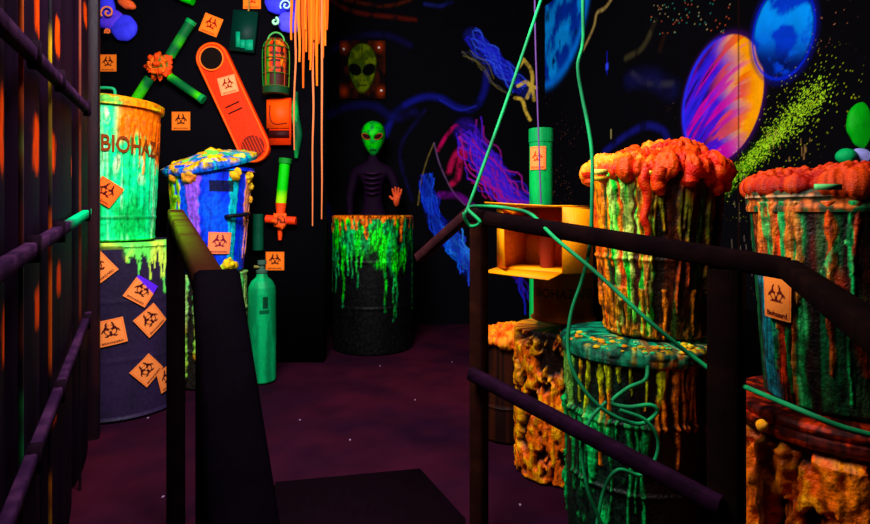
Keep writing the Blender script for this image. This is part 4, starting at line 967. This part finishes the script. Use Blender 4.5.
def p_rc(T, Z, Rr):
    C = mix(np.broadcast_to(S(24, 9, 7), T.shape + (3,)), S(70, 20, 12), sst(.45, .65, fbm(T * 8, Z * 5, 2)))
    ww = .03 * np.sin(Z * 30); st_ = lambda c, w: np.exp(-(((T - c + ww) / w) ** 4))
    C = mix(C, mix(np.broadcast_to(S(30, 130, 140), C.shape), S(225, 110, 60), sst(.86, .95, Z)), st_(-.98, .17) * .9)
    C = mix(C, S(15, 110, 60), sst(.5, .62, fbm(T * 7 + 8, Z * 1.5, 5)) * sst(.1, -.1, T) * .6)
    C = mix(C, S(215, 62, 32), st_(-.70, .07) * sst(.35, .5, fbm(T * 20, Z * 20, 2)))
    C = mix(C, mix(np.broadcast_to(S(25, 140, 70), C.shape), S(90, 215, 120), sst(.45, .6, fbm(T * 30, Z * 5, 2))), st_(-.45, .08) * .95)
    C = mix(C, S(10, 62, 34), st_(.15, .3) * sst(.9, .8, Z) * .8)
    C = mix(C, S(150, 34, 20), np.exp(-(((T + .05 - (.9 - Z) * 1.6) / .06) ** 2)) * (Z < .92) * (Z > .68) * .8)
    d1 = drips(T, Z, ZQ, 15, .1, .5, .03, .06, 81, -1.5, 1.5); C = mix(C, mix(np.broadcast_to(S(215, 75, 35), C.shape), S(235, 130, 60), sst(.4, .6, fbm(T * 6, Z * 9, 8))), sst(.05, .4, d1) * (.8 - .6 * sst(-.2, .5, T)))  # orange drips painted weaker on the shaded right side
    d2 = drips(T, Z, ZQ, 5, .2, .5, .02, .05, 83, -1.3, .5); C = mix(C, S(30, 175, 90), sst(.05, .4, d2) * .85)
    C = mix(C, S(110, 235, 130), (np.abs(T + .05 + (Z - .95) * -2.2) < .05) * (Z > .88) * (Z < 1.0) * sst(.4, .6, fbm(T * 20, Z * 30)))
    return C, .007 * d1 + .006 * d2
m = MB(); m.lathe(QX, QY, [(0, .582), (.15, .582), (rQ(.59), .59), (rQ(1.05), 1.05), (.195, 1.055), (.195, 1.06), (0, 1.06)], p_rc, 380, .004, grime=0.9); m.build('body', GOO, t)
def p_rl(T, Z, Rr):
    C = mix(np.broadcast_to(S(60, 70, 45), T.shape + (3,)), S(215, 110, 60), sst(.45, .6, fbm(T * 8, Z * 40, 3))); C = mix(C, S(25, 120, 70), sst(.5, .65, fbm(T * 6 + 5, Z * 30, 6)))
    return mix(C, S(210, 170, 130), (np.abs(Z - 1.072) < .004) * .7 * sst(.35, .6, fbm(T * 5, Z))), 0
m = MB(); m.lathe(QX, QY, [(.19, 1.035), (.199, 1.036), (.201, 1.046), (.197, 1.055), (.197, 1.065), (.202, 1.07), (.200, 1.082), (.195, 1.088), (0, 1.092)], p_rl, 240, .003, grime=0.8); m.build('lid', PAINT, t)
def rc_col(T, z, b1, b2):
    c = mix(np.broadcast_to(S(170, 34, 20), T.shape + (3,)), S(225, 80, 38), sst(.35, .8, b1) * .8); return mix(c, S(100, 18, 12), sst(.16, .0, b2) * .8)  # crevices darkened in the colour to deepen their shade
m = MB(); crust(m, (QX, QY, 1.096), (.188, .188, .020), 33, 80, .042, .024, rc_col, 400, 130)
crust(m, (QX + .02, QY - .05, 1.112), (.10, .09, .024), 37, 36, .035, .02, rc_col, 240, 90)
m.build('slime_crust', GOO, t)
m = MB(); q = W(828, 187, 1.135); m.box(q, (.05, .012, .012), S(120, 215, 130)); m.build('lid_clip', PAINT, t, smooth=False)
cyl_sticker(t, QX, QY, rQ, 769, 297, .074, R(-3), h=.105, off=.012, script=True, paper=S(255, 140, 75), ink=S(90, 20, 15))

# green eyes flower at the right edge on wall
t = thing('foam_flower', 'green foam flower with pale petals at the right edge above the crusted can', 'decoration', (W(865, 130, 2.25)[0], 2.25, W(865, 130, 2.25)[2]))
for l in [(865, 126, 17, 24, .2, S(30, 190, 60)), (846, 156, 9, 8, 0, S(40, 190, 110)), (866, 157, 13, 7, -.5, S(170, 170, 240)), (872, 148, 8, 12, 0, S(40, 170, 150))]:
    m = MB(); petals(m, [l], 2.2, .5); m.build('petal', PAINT, t)
m = MB(); spiral(m, 868, 118, 5, 2.17, S(40, 80, 40)); m.build('swirl', PAINT, t)

# ------------------------------------------------------------------ railings
def woodc(base, hi, f=1.0):
    return lambda P: mix(np.broadcast_to(base, P.shape), hi, sst(.4, .7, fbm(P[..., 0] * 30 * f, P[..., 1] * 30 * f, P[..., 2] * 30 * f)) * .8)
WD = woodc(S(11, 4, 6), S(22, 8, 8)); WDV = woodc(S(22, 8, 20), S(34, 12, 32))
PL = np.array([.14, 1.75]); PR = np.array([.665, 1.255]); PC = np.array([.752, 1.172]); PN = np.array([.445, .45])
t = thing('handrail', 'dark wooden railing with posts and two rails in front of the slime barrels', 'railing', (PL[0], PL[1], 0))
d3 = lambda p, z: np.array([p[0], p[1], z])
dR = (PR - PL) / np.linalg.norm(PR - PL)
m = MB(); m.beam(d3(PL, 0), d3(PL, 1.0), .044, .05, woodc(S(30, 12, 9), S(44, 19, 12)), up=(dR[0], dR[1], 0)); m.build('post', WOOD, t)
m = MB(); m.beam(d3(PR, 0), d3(PR, .905), .06, .07, woodc(S(12, 5, 5), S(20, 8, 6)), up=(dR[0], dR[1], 0)); m.build('post', WOOD, t)
m = MB(); m.beam(d3(PL - dR * .035, 1.022), d3(PC, .915), .042, .046, WD); m.build('top_rail', WOOD, t)
m = MB(); m.beam(d3(PC, .915), d3(PN, .878), .042, .038, woodc(S(12, 5, 5), S(20, 8, 6))); m.build('top_rail', WOOD, t)
m = MB(); m.beam(d3(PN, 0), d3(PN, .855), .06, .06, WD, up=(1, 0, 0)); m.build('post', WOOD, t)
nR = np.array([dR[1], -dR[0]]); off = nR * .048
m = MB(); m.beam(d3(PL + off + dR * .005, .532), d3(PR + off, .385), .03, .038, WDV); m.build('lower_rail', WOOD, t)
m = MB(); a = W(474, 209, 1.84); b = W(419, 258, 2.05); m.beam(a, b, .035, .035, woodc(S(38, 17, 20), S(52, 24, 26))); m.build('brace', WOOD, t)

LPf = np.array([-.848, 1.8]); LPn = np.array([-.338, .85]); LPe = np.array([-.165, .50])
t = thing('handrail', 'dark wooden handrail on the left descending toward the viewer beside the drum', 'railing', (LPf[0], LPf[1], 0))
g = lambda P: mix(WD(P), S(90, 150, 45), sst(.35, .6, fbm(P[..., 0] * 25, P[..., 1] * 25, P[..., 2] * 25)) * (P[..., 0] < LPn[0] + (P[..., 1] - LPn[1]) * (LPf[0] - LPn[0]) / (LPf[1] - LPn[1]) - .012) * sst(.9, 1.7, P[..., 1]) * .9)
m = MB(); m.beam(d3(LPf, 1.020), d3(LPn, .905), .048, .045, lambda P: mix(g(P), S(60, 26, 12), .5 * np.ones(P.shape[:-1]))); m.build('top_rail', WOOD, t)
m = MB(); m.beam(d3(LPf, 0), d3(LPf, .998), .048, .045, woodc(S(10, 4, 7), S(16, 6, 10)), up=(1, 0, 0)); m.build('post', WOOD, t)
m = MB(); m.beam(d3(LPn, .925), np.array([LPe[0], LPe[1], .66]), .066, .06, woodc(S(6, 2, 8), S(10, 3, 12))); m.build('top_rail', WOOD, t)
m = MB(); m.beam(d3(LPn, 0), d3(LPn, .88), .045, .05, woodc(S(8, 3, 8), S(14, 5, 12)), up=(1, 0, 0)); m.build('post', WOOD, t)

# ------------------------------------------------------------------ ropes
RG = lambda P: mix(np.broadcast_to(S(12, 110, 66), P.shape), S(22, 150, 88), sst(.4, .6, fbm(P[..., 0] * 12, P[..., 1] * 12, P[..., 2] * 12)))
p1 = W(470, 209, 1.70); p2 = W(541, 0, 1.86); e = p2 + (p2 - p1) * (3.0 - p2[2]) / (p2[2] - p1[2])
pts = [e, p2, (p1 + p2) / 2, p1 + np.array([0, 0, .02]), W(464, 214, 1.68), W(470, 226, 1.69), W(480, 222, 1.66), W(468, 208, 1.69), W(490, 206.5, 1.71), W(512, 209, 1.67), W(532, 215, 1.64), W(555, 238, 1.52), W(600, 276, 1.44), W(650, 322, 1.36), W(692, 356, 1.34), W(722, 377, 1.30), W(750, 389, 1.20), W(800, 410, 1.06), W(845, 428, 1.02), W(905, 441, 1.0), W(1010, 450, .98)]
m = MB(); m.tube(pts, .0055, RG, n=8, smooth=8); tag(m.build('rope', ROPE), 'green rope tied to the rail end, running taut down across to the right edge', 'rope')
q = W(583, 0, 1.60)
pts = [(q[0], 1.6, 3.0), (q[0], 1.6, 2.3), q, W(583, 42, 1.6), W(578, 66, 1.6), W(582, 95, 1.6), W(588, 125, 1.58), W(592, 155, 1.56), W(592, 200, 1.54), W(590, 245, 1.54), W(582, 280, 1.54), W(572, 310, 1.54), W(568, 340, 1.53), W(572, 368, 1.51), W(588, 395, 1.49), W(612, 415, 1.48),
       W(640, 424, 1.48), W(657, 412, 1.48), W(650, 405, 1.48), W(628, 407, 1.49), W(612, 402, 1.5), W(628, 388, 1.5), W(645, 380, 1.5), W(648, 366, 1.52)]
m = MB(); m.tube(pts, .0055, RG, n=8, smooth=8); tag(m.build('rope', ROPE), 'green rope hanging straight down beside the tall crusted can, tangled at its end', 'rope')
pts = [W(606, 402, 1.49), W(590, 420, 1.47), W(582, 450, 1.46), W(588, 490, 1.45), W(602, 526, 1.45), W(612, 560, 1.45)]
m = MB(); m.tube(pts, .005, RG, n=8, smooth=8)
m.tube([W(620, 410, 1.47), W(645, 420, 1.46), W(658, 440, 1.46), W(654, 462, 1.46), W(640, 475, 1.47), W(618, 470, 1.46), W(604, 490, 1.46), W(596, 530, 1.45)], .005, RG, n=8, smooth=8)
tag(m.build('rope', ROPE), 'loose loop of green rope draped low on the front of the teal-lidded barrel', 'rope')

# ------------------------------------------------------------------ foreground cage panel on the left
kx = -.518; c0 = -.26
dF = np.array([kx, 1.0]); dF /= np.linalg.norm(dF); nF = np.array([dF[1], -dF[0]])
def FY(px): return .26 / (-(px - 435) / F - .518)
def FP(Y, z, off=0.0): return np.array([kx * Y + c0 + nF[0] * off, Y + nF[1] * off, z])
t = thing('slatted_screen', 'dark glossy slatted screen with painted orange reflections standing at the left edge', 'screen', FP(1.5, 0))
posts = [FY(-45), FY(21), FY(50), FY(80), 2.52]
ys_ = np.arange(.62, 2.56, .006); zs_ = np.arange(0.01, 2.5, .012); YY, ZZ = np.meshgrid(ys_, zs_)
edges = sorted([.6] + posts[0:] + [2.6]); D = np.zeros_like(YY)
for a, b in zip(edges[:-1], edges[1:]):
    q = np.clip((YY - a) / (b - a), 0, 1); D = np.where((YY >= a) & (YY < b), .035 * np.sqrt(np.clip(1 - (2 * q - 1) ** 2, 0, 1)), D)
C = mix(np.broadcast_to(S(12, 4, 14), YY.shape + (3,)), S(20, 7, 22), sst(.4, .6, fbm(YY * 30, ZZ * 2, 3)))
def fz(Y, py): return H - (py - HY) / F * Y
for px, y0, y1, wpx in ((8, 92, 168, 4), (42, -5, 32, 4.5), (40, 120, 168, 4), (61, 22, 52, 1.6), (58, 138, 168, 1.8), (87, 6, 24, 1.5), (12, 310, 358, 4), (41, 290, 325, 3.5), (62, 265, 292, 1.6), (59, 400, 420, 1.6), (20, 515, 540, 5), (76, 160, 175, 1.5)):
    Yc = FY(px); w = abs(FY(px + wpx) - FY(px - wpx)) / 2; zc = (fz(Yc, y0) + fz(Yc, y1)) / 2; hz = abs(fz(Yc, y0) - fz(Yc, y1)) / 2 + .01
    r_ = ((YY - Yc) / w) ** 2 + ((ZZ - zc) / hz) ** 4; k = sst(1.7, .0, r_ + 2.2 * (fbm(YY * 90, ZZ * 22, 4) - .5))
    C = mix(C, S(235, 80, 30), k * .85)  # orange reflections painted into the panel colour
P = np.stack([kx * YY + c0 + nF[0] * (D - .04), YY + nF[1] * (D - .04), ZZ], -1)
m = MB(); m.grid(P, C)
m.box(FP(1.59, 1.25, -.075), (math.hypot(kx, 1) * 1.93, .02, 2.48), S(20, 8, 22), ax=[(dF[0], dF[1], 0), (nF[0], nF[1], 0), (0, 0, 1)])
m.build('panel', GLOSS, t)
for i, Y in enumerate(posts):
    w = .008 if i < 4 else .05
    cg = [S(70, 190, 120), S(60, 200, 110), S(215, 170, 60), S(80, 30, 20), S(60, 20, 30)][i]
    def pc_(P, cg=cg, i=i):
        if i == 4: return mix(np.broadcast_to(S(34, 10, 15), P.shape), S(16, 5, 12), sst(.4, .6, fbm(P[..., 0] * 30, P[..., 2] * 3)))
        k = sst(.42, .6, fbm(P[..., 2] * 3.1 + i, P[..., 0] * 0)) ; return mix(mix(np.broadcast_to(S(12, 5, 14), P.shape), cg, k * .8), S(220, 90, 35), (.8 if i < 3 else .15) * sst(.53, .65, fbm(P[..., 2] * 2.3 + 5 * i, P[..., 0] * 0, 3)) * .8)
    m = MB(); m.beam(FP(Y, 0, 0.0), FP(Y, 2.5, 0.0), w, .009 if i < 4 else .08, pc_, up=(dF[0], dF[1], 0)); m.build('post', PAINT, t)
VR = woodc(S(34, 15, 38), S(58, 30, 56))
for (pa_, ya_, pb_, yb_), cc in (((0, 34, 78, 106), VR), ((0, 262, 80, 214), lambda P: mix(VR(P), S(40, 190, 120), sst(1.55, 1.75, P[..., 1]) * .9)), ((0, 510, 80, 322), VR)):
    Ya, Yb = FY(pa_), FY(pb_); za, zb_ = fz(Ya, ya_), fz(Yb, yb_); sl = (zb_ - za) / (Yb - Ya)
    m = MB(); m.beam(FP(.64, za + sl * (.64 - Ya), .018), FP(2.12, za + sl * (2.12 - Ya), .018), .022, .030, cc); rl = m.build('rail', WOOD, t)
    for Y in posts[1:4]:
        m = MB(); z = za + sl * (Y - Ya); m.box(FP(Y, z, .022), (.026, .022, .055), S(20, 8, 18), ax=[(dF[0], dF[1], 0), (nF[0], nF[1], 0), (0, 0, 1)]); m.build('bracket', WOOD, rl, smooth=False)
